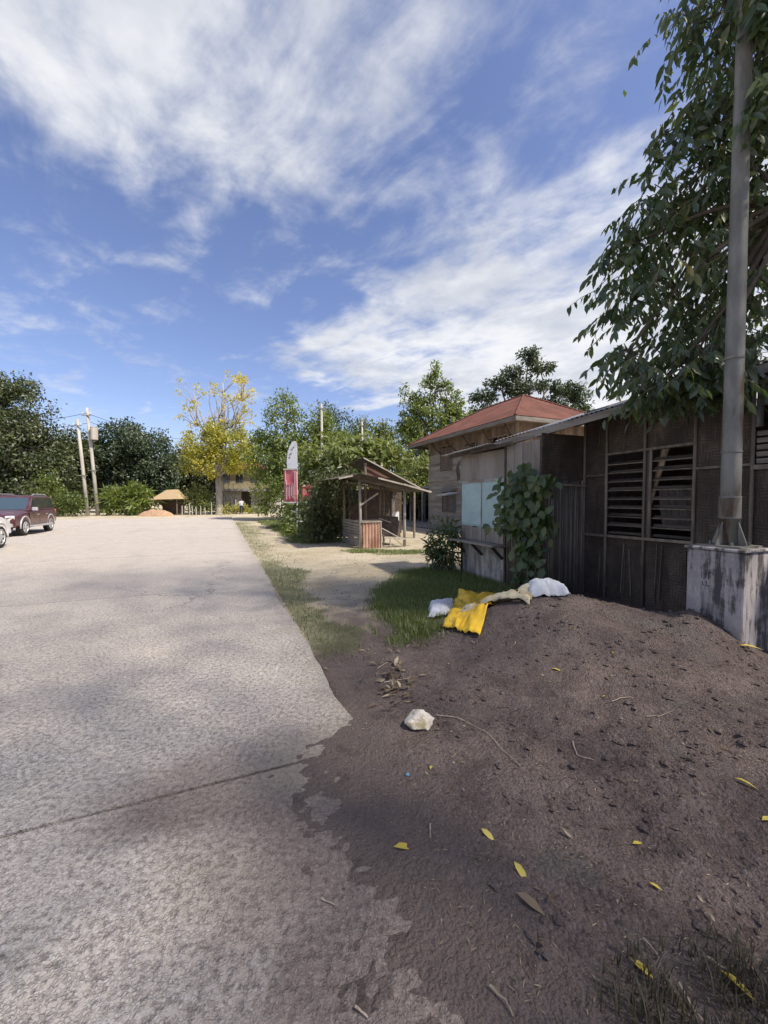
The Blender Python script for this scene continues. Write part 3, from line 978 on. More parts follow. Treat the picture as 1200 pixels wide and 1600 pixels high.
    mb.bar(e0 + Vector((-.03, 0, -.075)), e2 + Vector((-.03, 0, -.075)), 0.02, 0.11)
    mb.build('eave_board', M['oldwood'], t)
    return t


build_hut()


# ------------------------------------------------------------------ little roadside store with turquoise shutters
def build_store():
    t = frame_thing('roadside_store', 'small grey plywood store with chalky turquoise shutters on a cement base', 'store', 5.0, 5.19)
    # local: front plane x = 0 facing the road, y from 0 (towards the hut) to 2.44
    mb = MB()
    mb.bb((0.02, 0.95, -0.12), (0.96, 2.42, 0.66))
    mb.build('cement_base', M['conc_pale'], t, bevel=0.015)
    # shelf board on brackets
    mb = MB()
    mb.box((-0.13, 1.66, 0.705), (0.42, 1.62, 0.035), Matrix.Rotation(R(3), 3, 'Y'))
    mb.build('counter_shelf', M['oldwood'], t)
    for y in (1.0, 1.65, 2.3):
        mb = MB()
        mb.bar((0.0, y, 0.45), (-0.24, y, 0.68), 0.04, 0.05)
        mb.build('shelf_bracket', M['darkwood'], t)
    # two shutters: painted above, bare and splintered below
    for y0, y1 in ((0.965, 1.655), (1.675, 2.40)):
        mb = MB(); mb.bb((0.0, y0, 1.06), (0.022, y1, 1.965))
        sh = mb.build('shutter', M['teal'], t)
        n = 5
        for k in range(n):
            ya = y0 + (y1 - y0) * k / n + 0.004
            yb = y0 + (y1 - y0) * (k + 1) / n - 0.004
            top = 1.055 + random.uniform(-.05, .0)
            mb = MB(); mb.bb((-0.004 + 0.003 * (k % 2), ya, 0.725), (0.018, yb, top))
            mb.build('shutter_board', M['plywood'], sh)
        mb = MB(); mb.bb((-0.012, y0 + 0.004, 1.0 + 0.03), (0.0, y1 - 0.004, 1.055))
        mb.build('shutter_rail', M['teal'], sh)
    mb = MB(); mb.bb((-0.014, 1.655, 0.725), (0.02, 1.675, 1.97))
    mb.build('cover_strip', M['galv'], t)
    mb = MB(); mb.bar((-0.016, 0.93, 1.985), (-0.016, 2.44, 1.975), 0.03, 0.04)
    mb.build('lintel', M['galv'], t)
    mb = MB(); mb.bb((0.0, 0.95, 2.0), (0.022, 2.42, 2.56))
    mb.build('upper_panel', M['plywood'], t)
    mb = MB(); mb.bb((-0.012, 0.90, -0.05), (0.03, 0.945, 2.62))
    mb.build('post', M['darkwood'], t)
    mb = MB(); mb.bb((-0.018, -0.02, -0.05), (0.03, 0.03, 2.66))
    mb.build('post', M['darkwood'], t)
    mb = MB(); mb.bb((0.01, 2.40, -0.05), (0.06, 2.44, 2.5))
    mb.build('post', M['darkwood'], t)
    # greenish board and bamboo palings behind the vine
    for k in range(4):
        y0 = 0.04 + k * 0.215
        mb = MB(); mb.bb((0.0, y0, 1.75), (0.018, y0 + 0.208, 2.60 + random.uniform(-.03, .03)))
        mb.build('upper_board', M['plywood'], t)
    for k in range(16):
        y = 0.05 + k * 0.054
        h = 1.76 + random.uniform(-.05, .03)
        mb = MB()
        mb.tube([(0.02, y, -0.08), (0.018 + random.uniform(-.01, .01), y, h * .5), (0.02, y + random.uniform(-.01, .01), h)], [0.021, 0.020, 0.018], 6)
        mb.build('bamboo_paling', M['bamboo'], t, smooth=True)
    # side wall towards the heap: palings below, dark mat above
    for k in range(19):
        x = 0.05 + k * 0.0505
        h = 1.90 + random.uniform(-.06, .03)
        mb = MB()
        mb.tube([(x, -0.01, -0.12), (x + random.uniform(-.008, .008), -0.012, h * .5), (x + random.uniform(-.01, .01), -0.01, h)], [0.021, 0.021, 0.018], 6)
        mb.build('bamboo_paling', M['bamboo'], t, smooth=True)
    mb = MB(); mb.bb((0.02, 0.02, -0.1), (0.97, 0.035, 2.72))
    mb.build('side_panel', M['weave_side'], t)
    mb = MB(); mb.bar((0.0, -0.04, 1.86), (0.98, -0.04, 1.83), 0.03, 0.03)
    mb.build('rail', M['batten'], t)
    mb = MB(); mb.bb((0.02, 2.38, -0.1), (0.97, 2.40, 2.55)); mb.bb((0.95, 0.04, -0.1), (0.968, 2.38, 2.55))
    mb.build('back_wall', M['darkwood'], t)
    # loose zinc sheets over the front
    mb = MB()
    corr(mb, (-0.36, 0.98, 2.64), (0.02, 1.75, -0.06), (1.1, 0.0, 0.05), 0.076, 0.009, 3, 0.003)
    mb.build('roof_sheet', M['galv'], t)
    mb = MB()
    mb.bar((-0.20, 0.5, 2.60), (-0.20, 2.6, 2.545), 0.04, 0.06)
    mb.build('eave_beam', M['darkwood'], t)
    # a torn flap of sheet hangs at the far corner
    mb = MB()
    mb.sheet((0.0, 2.44, 2.48), (0.02, 0.16, -0.05), (-0.02, 0.05, -0.42), 3, 5, lambda a, b: 0.03 * math.sin(b * 5), 0.004)
    mb.build('torn_flap', M['darksheet'], t)
    mb = MB()
    mb.box((-0.16, 2.75, 1.72), (0.36, 0.5, 0.02), Matrix.Rotation(R(-10), 3, 'Y'))
    mb.build('side_awning', M['galv'], t)


build_store()


# ------------------------------------------------------------------ two-storey house with the red hip roof
def build_house():
    t = frame_thing('two_storey_house', 'two storey grey wooden house under a rusty red hip roof', 'house', 12.2, 14.1)
    Lb, D, ze = 8.1, 4.9, 5.05
    rnd = random.Random(3)
    # board walls: front (x = 0, faces the road) and side (y = 0, faces the heap)
    wins_f = [(5.35, 6.75, 3.3, 4.75), (5.0, 6.5, 0.85, 2.0), (3.1, 4.3, 3.5, 4.6), (0.6, 2.2, 3.5, 4.6)]

    def front_boards(z0, z1, pitch):
        z = z0
        while z < z1 - 0.02:
            zz = min(z + pitch, z1)
            segs = [(0.0, Lb)]
            for (a, b, c, d) in wins_f:
                if z < d - 0.03 and zz > c + 0.03:
                    new = []
                    for s, e in segs:
                        if b <= s or a >= e:
                            new.append((s, e))
                        else:
                            if a > s: new.append((s, a))
                            if b < e: new.append((b, e))
                    segs = new
            for s, e in segs:
                mb = MB()
                mb.box((0.01, (s + e) / 2, (z + zz) / 2), (0.022, e - s, zz - z + 0.012), Matrix.Rotation(R(4.5), 3, 'Y'))
                mb.build('wall_board', M['houseboard'], t)
            z = zz
    front_boards(0.0, 2.75, 0.17)
    front_boards(2.75, 4.3, 0.17)
    y = 0.0
    while y < Lb - 0.05:
        w = min(rnd.uniform(0.2, 0.34), Lb - y)
        mid = y + w / 2
        z0 = 4.3
        for (a, b, c, d) in wins_f:
            if a < mid < b and d > 4.3:
                z0 = d
        mb = MB(); mb.bb((-0.004 * rnd.random(), y + 0.006, z0), (0.02, y + w - 0.006, ze + 0.02))
        mb.build('upright_board', M['vboard'], t)
        y += w
    for k in range(18):
        x = 0.02 + k * (D - 0.04) / 18
        mb = MB(); mb.bb((x + 0.006, -0.012 - 0.006 * rnd.random(), 0), (x + (D - 0.04) / 18 - 0.006, 0.012, ze + 0.02))
        mb.build('upright_board', M['vboard'], t)
    # lining walls close the rooms
    mb = MB()
    mb.bb((0.05, 0.03, 0), (0.06, Lb, 0.84)); mb.bb((D - .02, 0, 0), (D, Lb, ze)); mb.bb((0.05, Lb - 0.02, 0), (D, Lb, ze))
    mb.bb((0.6, 0.05, 0), (0.62, Lb, ze)); mb.bb((0.03, 0.05, 2.7), (0.6, Lb, 2.74))
    mb.build('inner_wall', M['darkwood'], t)
    # corner posts and string course
    for y in (-0.01, Lb - 0.12):
        mb = MB(); mb.bb((-0.03, y, 0), (0.08, y + 0.14, ze))
        mb.build('corner_post', M['houseboard'], t)
    mb = MB(); mb.bb((-0.045, 0, 2.68), (0.0, Lb, 2.78))
    mb.build('string_course', M['houseboard'], t)
    # windows: shuttered casements upstairs, planked opening below
    for i, (a, b, c, d) in enumerate(wins_f):
        mb = MB()
        for lo, hi in (((-0.03, a, c), (0.05, a + 0.06, d)), ((-0.03, b - 0.06, c), (0.05, b, d)),
                       ((-0.032, a + .06, d - 0.06), (0.05, b - .06, d)), ((-0.05, a + .06, c), (0.05, b - .06, c + 0.05))):
            mb.bb(lo, hi)
        win = mb.build('window', M['vboard'], t)
        n = 2 if i in (0, 2) else 4
        for k in range(n):
            y0 = a + 0.07 + (b - a - 0.14) * k / n
            y1 = a + 0.07 + (b - a - 0.14) * (k + 1) / n - 0.02
            if i == 3 and k == 2:
                continue
            mb = MB()
            mb.bb((0.0, y0, c + 0.05), (0.03, y0 + 0.05, d - 0.07)); mb.bb((0.0, y1 - 0.05, c + 0.05), (0.03, y1, d - 0.07))
            zz = c + 0.07
            while zz < d - 0.12:
                mb.box((0.015, (y0 + y1) / 2, zz + 0.03), (0.012, y1 - y0 - 0.1, 0.075), Matrix.Rotation(R(25), 3, 'Y'))
                zz += 0.085
            mb.build('shutter', M['vboard'] if i != 1 else M['oldwood'], win)
    mb = MB(); mb.box((-0.25, 5.7, 2.12), (0.55, 1.7, 0.03), Matrix.Rotation(R(-16), 3, 'Y'))
    mb.build('window_awning', M['galv'], t)
    # hip roof in corrugated sheets
    ov = 1.0
    x0, x1, y0, y1 = -ov, D + ov, -ov, Lb + ov
    zr = ze + 1.95
    xm = (x0 + x1) / 2
    ra, rb = y0 + (xm - x0), y1 - (xm - x0)
    P = {'a': (x0, y0, ze), 'b': (x1, y0, ze), 'c': (x1, y1, ze), 'd': (x0, y1, ze), 'r': (xm, ra, zr), 's': (xm, rb, zr)}
    P = {k: Vector(v) for k, v in P.items()}

    def hip(e0, e1, t0, t1, name):
        """one roof slope: ridged sheets from the eave e0-e1 to the top t0-t1"""
        mb = MB()
        n = int((e1 - e0).length / 0.16)
        rows = []
        nrm = (e1 - e0).cross(t0 - e0).normalized()
        L = (e1 - e0).length
        ax = (e1 - e0).normalized()
        sA, sB = (t0 - e0).dot(ax), (t1 - e0).dot(ax)
        apex = (t0 - e0) - ax * sA
        for i in range(n * 2 + 1):
            s_ = L * i / (n * 2)
            if sA > 1e-3 and s_ < sA:
                f = s_ / sA
            elif sB < L - 1e-3 and s_ > sB:
                f = (L - s_) / (L - sB)
            else:
                f = 1.0
            hgt = 0.018 if i % 2 else 0.0
            p = e0 + ax * s_ + nrm * hgt
            rows.append((p, p + apex * max(f, 0.001)))
        vs_, fs_ = [], []
        for p, q in rows:
            vs_ += [p, (p + q) / 2, q]
        for i in range(len(rows) - 1):
            o = i * 3
            fs_ += [(o, o + 3, o + 4, o + 1), (o + 1, o + 4, o + 5, o + 2)]
        mb.add(vs_, fs_)
        return mb.build(name, M['rust'], t)
    hip(P['d'], P['a'], P['s'], P['r'], 'roof_slope')
    hip(P['a'], P['b'], P['r'], P['r'], 'roof_slope')
    hip(P['b'], P['c'], P['r'], P['s'], 'roof_slope')
    hip(P['c'], P['d'], P['s'], P['s'], 'roof_slope')
    for p, q in (('a', 'r'), ('d', 's'), ('b', 'r'), ('c', 's'), ('r', 's')):
        mb = MB(); mb.tube([P[p] + Vector((0, 0, .02)), P[q] + Vector((0, 0, .03))], 0.05, 6)
        mb.build('ridge_cap', M['rust'], t)
    for p, q in (('a', 'b'), ('b', 'c'), ('c', 'd'), ('d', 'a')):
        mb = MB(); mb.bar(P[p] + Vector((0, 0, -.11)), P[q] + Vector((0, 0, -.11)), 0.03, 0.18)
        mb.build('fascia', M['oldwood'], t)
    # soffit boards and raking brackets
    mb = MB()
    mb.bb((x0 + .03, y0 + .03, ze - 0.03), (x1 - .03, -0.02, ze - 0.015)); mb.bb((x0 + .03, 0.0, ze - 0.032), (-0.03, y1 - .03, ze - 0.016))
    mb.build('soffit', M['vboard'], t)
    for y in (0.1, 1.7, 3.4, 5.0, 6.6, 8.0):
        mb = MB(); mb.tube([(0, y, 4.3), (-0.35, y, 4.5), (-0.75, y, ze - 0.03)], 0.035, 5)
        mb.build('eave_bracket', M['darkwood'], t)
    # open shelter against the far end
    mb = MB(); mb.bb((0.35, Lb + 0.02, 2.32), (4.8, Lb + 5.4, 2.46))
    mb.build('shelter_slab', M['conc'], t)
    for x, y in ((0.5, Lb + 1.7), (0.5, Lb + 3.5), (0.5, Lb + 5.2), (2.4, Lb + 5.2)):
        mb = MB(); mb.bb((x - 0.11, y - 0.11, 0), (x + 0.11, y + 0.11, 2.32))
        mb.build('shelter_post', M['conc'], t)
    mb = MB(); mb.bb((4.7, Lb + 0.02, 0), (4.8, Lb + 5.4, 2.32)); mb.bb((0.6, Lb + 5.3, 0), (4.7, Lb + 5.4, 2.32))
    mb.build('shelter_wall', M['darkwood'], t)
    mb = MB(); mb.bb((-1.7, 1.5, -0.12), (4.8, Lb + 5.4, 0.05))
    mb.build('apron', M['conc'], t, bevel=0.02)


build_house()


def build_plastic_chair():
    t = frame_thing('plastic_chair', 'white plastic chair standing in the dark shelter beside the wooden house', 'chair', 13.4, 23.6, 0.05)
    m = M['whiteplastic']
    t.rotation_euler.z = TH + R(70)
    mb = MB(); mb.sheet((-0.22, -0.22, 0.43), (0.44, 0, 0), (0, 0.44, 0), 6, 6, lambda a, b: -0.03 * math.sin(a * 3.14) * math.sin(b * 3.14), 0.02)
    mb.build('seat', m, t)
    mb = MB(); mb.sheet((-0.22, 0.20, 0.45), (0.44, 0, 0), (0, 0.10, 0.46), 6, 6, lambda a, b: 0.04 * math.sin(a * 3.14), 0.018)
    mb.build('backrest', m, t)
    for x in (-0.2, 0.2):
        for y in (-0.2, 0.2):
            mb = MB(); mb.bar((x, y, 0.43), (x * 1.15, y * 1.2, 0.0), 0.045, 0.035)
            mb.build('leg', m, t)
        mb = MB(); mb.tube([(x, -0.2, 0.43), (x * 1.1, -0.2, 0.64), (x * 1.1, 0.05, 0.66), (x, 0.25, 0.68)], 0.02, 6)
        mb.build('armrest', m, t)


build_plastic_chair()


# ------------------------------------------------------------------ abandoned roadside stall
def build_stall():
    t = frame_thing('roadside_stall', 'derelict open stall with a pink rusty front panel and sagging dark roof', 'stall', 4.28, 12.5)
    # local: front (faces the heap) is y = 0, x 0..1.62
    for i, (x, y, h, r) in enumerate(((0, 0, 2.3, 0.05), (1.62, 0, 1.98, 0.055), (0, 1.9, 2.3, 0.045), (1.62, 1.9, 2.05, 0.045), (1.15, 1.1, 2.1, 0.04))):
        mb = MB()
        mb.tube([(x, y, -0.1), (x + random.uniform(-.02, .02), y, h / 2), (x + random.uniform(-.03, .03), y, h)], [r, r * .95, r * .85], 8)
        mb.build('post', M['palebark'] if i in (0, 1) else M['stem'], t, smooth=True)
    # corrugated front panel on a timber frame
    mb = MB(); corr(mb, (0.05, -0.06, -0.04), (0.66, 0, 0), (0.0, 0.0, 0.86), 0.11, 0.018, 2, 0.004)
    mb.build('front_panel', M['brownsheet'], t)
    mb = MB(); mb.bar((0.02, -0.075, 0.84), (0.74, -0.075, 0.84), 0.05, 0.03)
    mb.build('panel_rail', M['palebark'], t)
    mb = MB(); mb.bar((0.735, -0.06, -0.05), (0.70, -0.06, 0.86), 0.045, 0.04)
    mb.build('panel_stile', M['palebark'], t)
    # slatted left side
    for k in range(9):
        z = 0.02 + k * 0.098
        mb = MB()
        mb.box((0, 0, 0), (0.018, 1.9, 0.078), Matrix.Rotation(random.uniform(-.02, .02), 3, 'X'))
        o = mb.build('side_slat', M['oldwood'], t)
        o.location = (-0.05, 0.95, z + 0.04)
    # counter boards
    for k in range(3):
        mb = MB(); mb.bb((0.0, 0.05 + k * 0.2, 0.86), (0.74, 0.235 + k * 0.2, 0.885))
        mb.build('counter_board', M['oldwood'], t)
    # broken bench and fallen boards on the right
    mb = MB(); mb.sheet((0.78, 0.25, 0.33), (0.95, 0.3, -0.10), (0.05, 0.35, 0.72), 4, 4, None, 0.03)
    mb.build('leaning_board', M['darkwood'], t)
    for p, q, w in (((0.74, -0.05, 0.62), (1.5, -0.05, 0.22), 0.05), ((0.80, -0.10, 0.30), (1.55, -0.12, 0.26), 0.09), ((1.0, -0.2, 0.0), (1.02, -0.15, 0.30), 0.06),
                    ((1.45, -0.2, 0.02), (1.15, -0.16, 0.28), 0.05), ((0.84, 0.05, 0.0), (0.86, 0.0, 0.30), 0.06), ((1.3, -0.2, 0.24), (2.0, 0.0, 0.20), 0.10),
                    ((0.78, 0.3, 0.93), (1.25, 0.35, 0.78), 0.04)):
        mb = MB(); mb.bar(p, q, w, 0.03)
        mb.build('broken_board', M['palebark'], t)
    # braces
    mb = MB(); mb.bar((0.02, -0.02, 1.42), (0.62, -0.02, 1.80), 0.045, 0.05)
    mb.build('brace', M['palebark'], t)
    mb = MB(); mb.bar((1.6, -0.02, 1.42), (1.15, -0.02, 1.72), 0.04, 0.045)
    mb.build('brace', M['oldwood'], t)
    mb = MB(); mb.bar((1.18, 0.05, 1.08), (1.18, 0.05, 1.62), 0.06, 0.03)
    mb.build('hanging_board', M['palebark'], t)
    mb = MB(); mb.bar((-0.05, 0, 2.24), (1.7, 0, 1.92), 0.05, 0.07)
    mb.build('beam', M['oldwood'], t)
    mb = MB(); mb.bar((-0.05, 1.9, 2.24), (1.7, 1.9, 1.98), 0.05, 0.07)
    mb.build('beam', M['oldwood'], t)
    # roof sheets, sagging to the right
    for k in range(3):
        y0 = -0.55 + k * 1.0
        mb = MB(); corr(mb, (-0.25, y0, 2.42 + 0.012 * k), (0.0, 1.06, 0.0), (2.55, 0.0, -0.56), 0.09, 0.010, 6, 0.004, 0.05)
        mb.build('roof_sheet', M['darksheet'], t)
        mb = MB(); corr(mb, (-0.9, y0, 2.26 + 0.012 * k), (0.0, 1.06, 0.0), (0.68, 0.0, 0.15), 0.09, 0.010, 3, 0.004, 0.0)
        mb.build('roof_sheet', M['darksheet'], t)
    for p, q in (((0.4, -0.6, 2.28), (2.35, -0.6, 1.85)), ((-0.9, -0.57, 2.235), (-0.45, -0.57, 2.335)), ((1.3, -0.62, 2.09), (2.3, -0.62, 1.84))):
        mb = MB(); mb.bar(p, q, 0.03, 0.045)
        mb.build('edge_batten', M['palebark'], t)
    # second, steeper lean-to sheets behind
    for k in range(3):
        mb = MB(); corr(mb, (1.0 + 0.03 * k, 2.5 + k * 0.85, 3.26 - 0.03 * k), (0.0, 0.9, 0.0), (2.5, 0.0, -1.16), 0.09, 0.011, 5, 0.004, 0.04)
        mb.build('lean_to_sheet', M['darksheet'], t)
    mb = MB(); mb.add([(1.02, 2.64, 2.5), (2.2, 2.64, 2.48), (1.06, 2.64, 3.05), (1.02, 2.67, 2.5), (2.2, 2.67, 2.48), (1.06, 2.67, 3.05)], [(0, 1, 2), (5, 4, 3), (0, 3, 4, 1), (1, 4, 5, 2), (2, 5, 3, 0)])
    mb.build('gable_sheet', pm('rust_brown_sheet', (0.12, 0.058, 0.038), (0.18, 0.095, 0.065), 3, 0.85, 0.3, 0.01), t)
    mb = MB(); mb.bar((0.98, 2.45, 3.24), (3.5, 2.45, 2.07), 0.04, 0.05)
    mb.build('rake_batten', M['palebark'], t)
    for x, y, h in ((1.1, 2.6, 3.05), (3.3, 2.6, 2.05), (1.1, 4.8, 3.05), (3.3, 4.8, 2.1)):
        mb = MB(); mb.tube([(x, y, -0.1), (x, y, h)], 0.05, 6)
        mb.build('post', M['stem'], t)
    # dark boards close the back
    for k in range(9):
        mb = MB(); mb.bb((0.0 + k * 0.42, 4.9, -0.1), (0.41 + k * 0.42, 4.93, 2.2 + random.uniform(-.2, .1)))
        mb.build('back_board', M['darkwood'], t)
    mb = MB(); mb.bb((1.75, 1.4, 0.78), (2.05, 1.44, 1.12))
    mb.build('notice_board', M['whiteplastic'], t)


build_stall()


# ------------------------------------------------------------------ lamp post on its concrete block
def build_lamp_post():
    a0, a1, b0, b1 = 4.58, 5.08, 2.17, 2.67
    t = frame_thing('concrete_footing', 'white concrete block with dark rain stains and a black scrawl under the steel post', 'footing', (a0 + a1) / 2, (b0 + b1) / 2)
    mb = MB()
    hx = (a1 - a0) / 2
    mb.bb((-hx, -hx, -0.3), (hx, hx, 1.085))
    mb.build('block', M['conc_block'], t, bevel=0.012)
    mb = MB()
    mb.bb((-hx - .02, -hx - .02, 1.085), (hx + .02, hx + .02, 1.115))
    mb.build('cap', M['conc_block'], t, bevel=0.008)
    # the short black scrawl on the road side
    strokes = [((0.10, 0.86), (0.105, 0.80), (0.085, 0.785), (0.07, 0.80), (0.068, 0.86)), ((0.045, 0.86), (0.04, 0.785)), ((0.045, 0.84), (0.02, 0.862), (0.005, 0.845)),
               ((0.10, 0.76), (0.085, 0.715)), ((0.06, 0.765), (0.06, 0.71), (0.035, 0.725))]
    for s_ in strokes:
        mb = MB(); mb.tube([(-hx - 0.001, y, z) for y, z in s_], 0.0035, 5)
        mb.build('scrawl_stroke', M['ink'], t)
    p = frame_thing('steel_post', 'tall tapered grey steel post with bands rising from the stained concrete block', 'post', (a0 + a1) / 2, (b0 + b1) / 2, 1.115)
    mb = MB()
    mb.bb((-0.19, -0.19, 0.0), (0.19, 0.19, 0.018))
    mb.build('base_plate', M['pole'], p)
    mb = MB()
    n = 12
    pts, rad = [], []
    for k in range(n + 1):
        z = 0.018 + 9.4 * k / n
        pts.append((0.0 + 0.004 * z, 0, z)); rad.append(0.086 - 0.0040 * z)
    mb.tube(pts, rad, 20)
    mb.build('shaft', M['pole'], p, smooth=True)
    for z, r, h in ((0.30, 0.0895, 0.20), (0.50, 0.092, 0.014), (0.96, 0.088, 0.014), (0.29, 0.0925, 0.012), (1.9, 0.0835, 0.02)):
        mb = MB(); mb.tube([(0, 0, z), (0, 0, z + h)], r, 20)
        mb.build('band', M['pole'], p, smooth=False)
    for k in range(4):
        an = math.pi / 4 + k * math.pi / 2 + 0.6
        d = Vector((math.cos(an), math.sin(an), 0)); s_ = Vector((-d.y, d.x, 0)) * 0.006
        P = [d * 0.085 + Vector((0, 0, .02)), d * 0.17 + Vector((0, 0, .02)), d * 0.165 + Vector((0, 0, .05)), d * 0.09 + Vector((0, 0, .25))]
        mb = MB(); mb.add([q + s_ for q in P] + [q - s_ for q in P], [(0, 1, 2, 3), (7, 6, 5, 4), (0, 4, 5, 1), (1, 5, 6, 2), (2, 6, 7, 3), (3, 7, 4, 0)])
        mb.build('gusset', M['pole'], p)
        mb = MB(); mb.tube([(0.15 * math.cos(an + .78), 0.15 * math.sin(an + .78), 0.018), (0.15 * math.cos(an + .78), 0.15 * math.sin(an + .78), 0.05)], 0.014, 6)
        mb.build('anchor_bolt', M['pole'], p)


build_lamp_post()

# ------------------------------------------------------------------ foliage
def unit(v):
    return v / np.maximum(np.linalg.norm(v, axis=1, keepdims=True), 1e-9)


def leaf_cloud(name, pos, ax, nr, L, Wd, rnd, mat, parent, fancy=False, droop=0.25):
    """one leaf per row: pointed blades with a folded midrib"""
    n = len(pos)
    ax = unit(ax)
    sd = unit(np.cross(nr, ax))
    up = np.cross(ax, sd)
    L = np.broadcast_to(np.asarray(L, float), (n,))[:, None]
    Wd = np.broadcast_to(np.asarray(Wd, float), (n,))[:, None]
    if not fancy:
        V = np.stack([pos, pos + ax * L * .45 + sd * Wd * .5 + up * Wd * .12, pos + ax * L - up * L * droop * .4, pos + ax * L * .45 - sd * Wd * .5 + up * Wd * .12], 1)
        base = (np.arange(n) * 4)[:, None]
        Fc = np.concatenate([base + np.array([0, 1, 2]), base + np.array([0, 2, 3])], 1).reshape(-1)
        tot = np.full(2 * n, 3)
        k = 4
    else:
        def P(t, s, lift=0):
            return pos + ax * L * t - up * (L * droop * t * t) + sd * Wd * s + up * Wd * lift
        V = np.stack([P(0, 0), P(.3, .42, .14), P(.3, 0), P(.3, -.42, .14), P(.62, .46, .10), P(.62, 0), P(.62, -.46, .10), P(1.0, 0)], 1)
        base = (np.arange(n) * 8)[:, None]
        Fc = np.concatenate([base + np.array(f) for f in ([0, 1, 2], [0, 2, 3], [2, 1, 4], [2, 4, 5], [3, 2, 5], [3, 5, 6], [5, 4, 7], [5, 7, 6])], 1).reshape(-1)
        tot = np.full(8 * n, 3)
        k = 8
    return np_mesh(name, V.reshape(-1, 3), Fc, tot, mat, parent, {'rnd': np.repeat(rnd, k)})


def clumped(blobs, clumps, per, cr, shell=0.55, g=None, wexp=2 / 3):
    """leaf positions gathered in clumps through ellipsoids (cx, cy, cz, rx, ry, rz)"""
    g = g or rng
    B = np.array(blobs, float)
    w = (B[:, 3] * B[:, 4] * B[:, 5]) ** wexp
    idx = g.choice(len(B), clumps, p=w / w.sum())
    d = unit(g.normal(size=(clumps, 3)))
    r = shell + (1 - shell) * g.random((clumps, 1)) ** 0.6
    C = B[idx, :3] + d * r * B[idx, 3:6]
    tone = g.random(clumps)
    pos = np.repeat(C, per, 0) + np.clip(g.normal(size=(clumps * per, 3)), -1.5, 1.5) * cr
    out = unit(np.repeat(C - B[idx, :3], per, 0) + g.normal(size=(clumps * per, 3)) * 0.4 * np.repeat(B[idx, 3:4], per, 0))
    rn = np.clip(np.repeat(tone, per) * .6 + g.random(clumps * per) * .45 - .02, 0, 1)
    return C, pos, out, rn


def limb(mb, p, q, r0, r1, bend=0.12, n=5, k=6):
    p, q = Vector(p), Vector(q)
    L = (q - p).length
    off = Vector((random.uniform(-1, 1), random.uniform(-1, 1), random.uniform(0, 1))) * L * bend
    pts = [p.lerp(q, i / n) + off * math.sin(math.pi * i / n) for i in range(n + 1)]
    mb.tube(pts, [r0 + (r1 - r0) * i / n for i in range(n + 1)], k)


def tree(name, label, base, blobs, mat, clumps=170, per=40, cr=0.5, L=0.34, Wd=0.16, trunk_r=0.25, fork=0.45, bark='bark', group=None, cat='tree',
         shell=0.5, hang=-0.25, twigs=26, fancy=False, wexp=2 / 3, lump=True):
    """blobs are relative to the base; a real trunk, limbs to every lobe and a crown of separate leaves"""
    t = thing(name, label, cat, base, 0, group)
    if lump:
        extra = []
        for b in blobs:
            for _ in range(3):
                d = Vector(rng.normal(size=3)).normalized()
                k = rng.uniform(.28, .48)
                extra.append((b[0] + d.x * b[3] * .95, b[1] + d.y * b[4] * .95, max(b[2] + d.z * b[5] * .95, .6), b[3] * k, b[4] * k, b[5] * k))
        allb = list(blobs) + extra
    else:
        allb = blobs
    C, pos, out, rn = clumped(allb, clumps, per, cr, shell, None, wexp)
    n = len(pos)
    ax = out * 0.7 + rng.normal(size=(n, 3)) * 0.55 + np.array([0, 0, hang])
    nr = rng.normal(size=(n, 3)) * 0.34 + out * 0.75 + np.array([0, 0, 0.55])
    s = rng.uniform(0.7, 1.25, n)
    leaf_cloud('crown', pos, ax, nr, L * s, Wd * s, rn, M[mat], t, fancy)
    top = max(b[2] for b in blobs)
    low = min(b[2] - b[5] for b in blobs)
    cx = np.mean([b[0] for b in blobs]); cy = np.mean([b[1] for b in blobs])
    fz = max(low * 0.6, top * fork * 0.8)
    mb = MB()
    f = Vector((cx * 0.25, cy * 0.25, fz))
    mb.tube([(0, 0, -0.3), (0.02, 0, 0.05), f * 0.45 + Vector((.06, -.04, 0)), f], [trunk_r * 1.5, trunk_r * 1.12, trunk_r * .9, trunk_r * .75], 9)
    mid = []
    for b in blobs:
        c = Vector(b[:3])
        limb(mb, f - Vector((0, 0, random.random() * .3 * fz)), c, trunk_r * .5, trunk_r * .14)
        mid.append(c)
    for i in rng.choice(len(C), min(twigs, len(C)), replace=False):
        c = Vector(C[i])
        m_ = min(mid, key=lambda q: (q - c).length)
        limb(mb, m_, c, trunk_r * .16, trunk_r * .05, 0.1, 3, 5)
    mb.build('trunk', M[bark], t, smooth=True)
    return t


def gz(x, y):
    return (x, y, H(x, y) - 0.02)


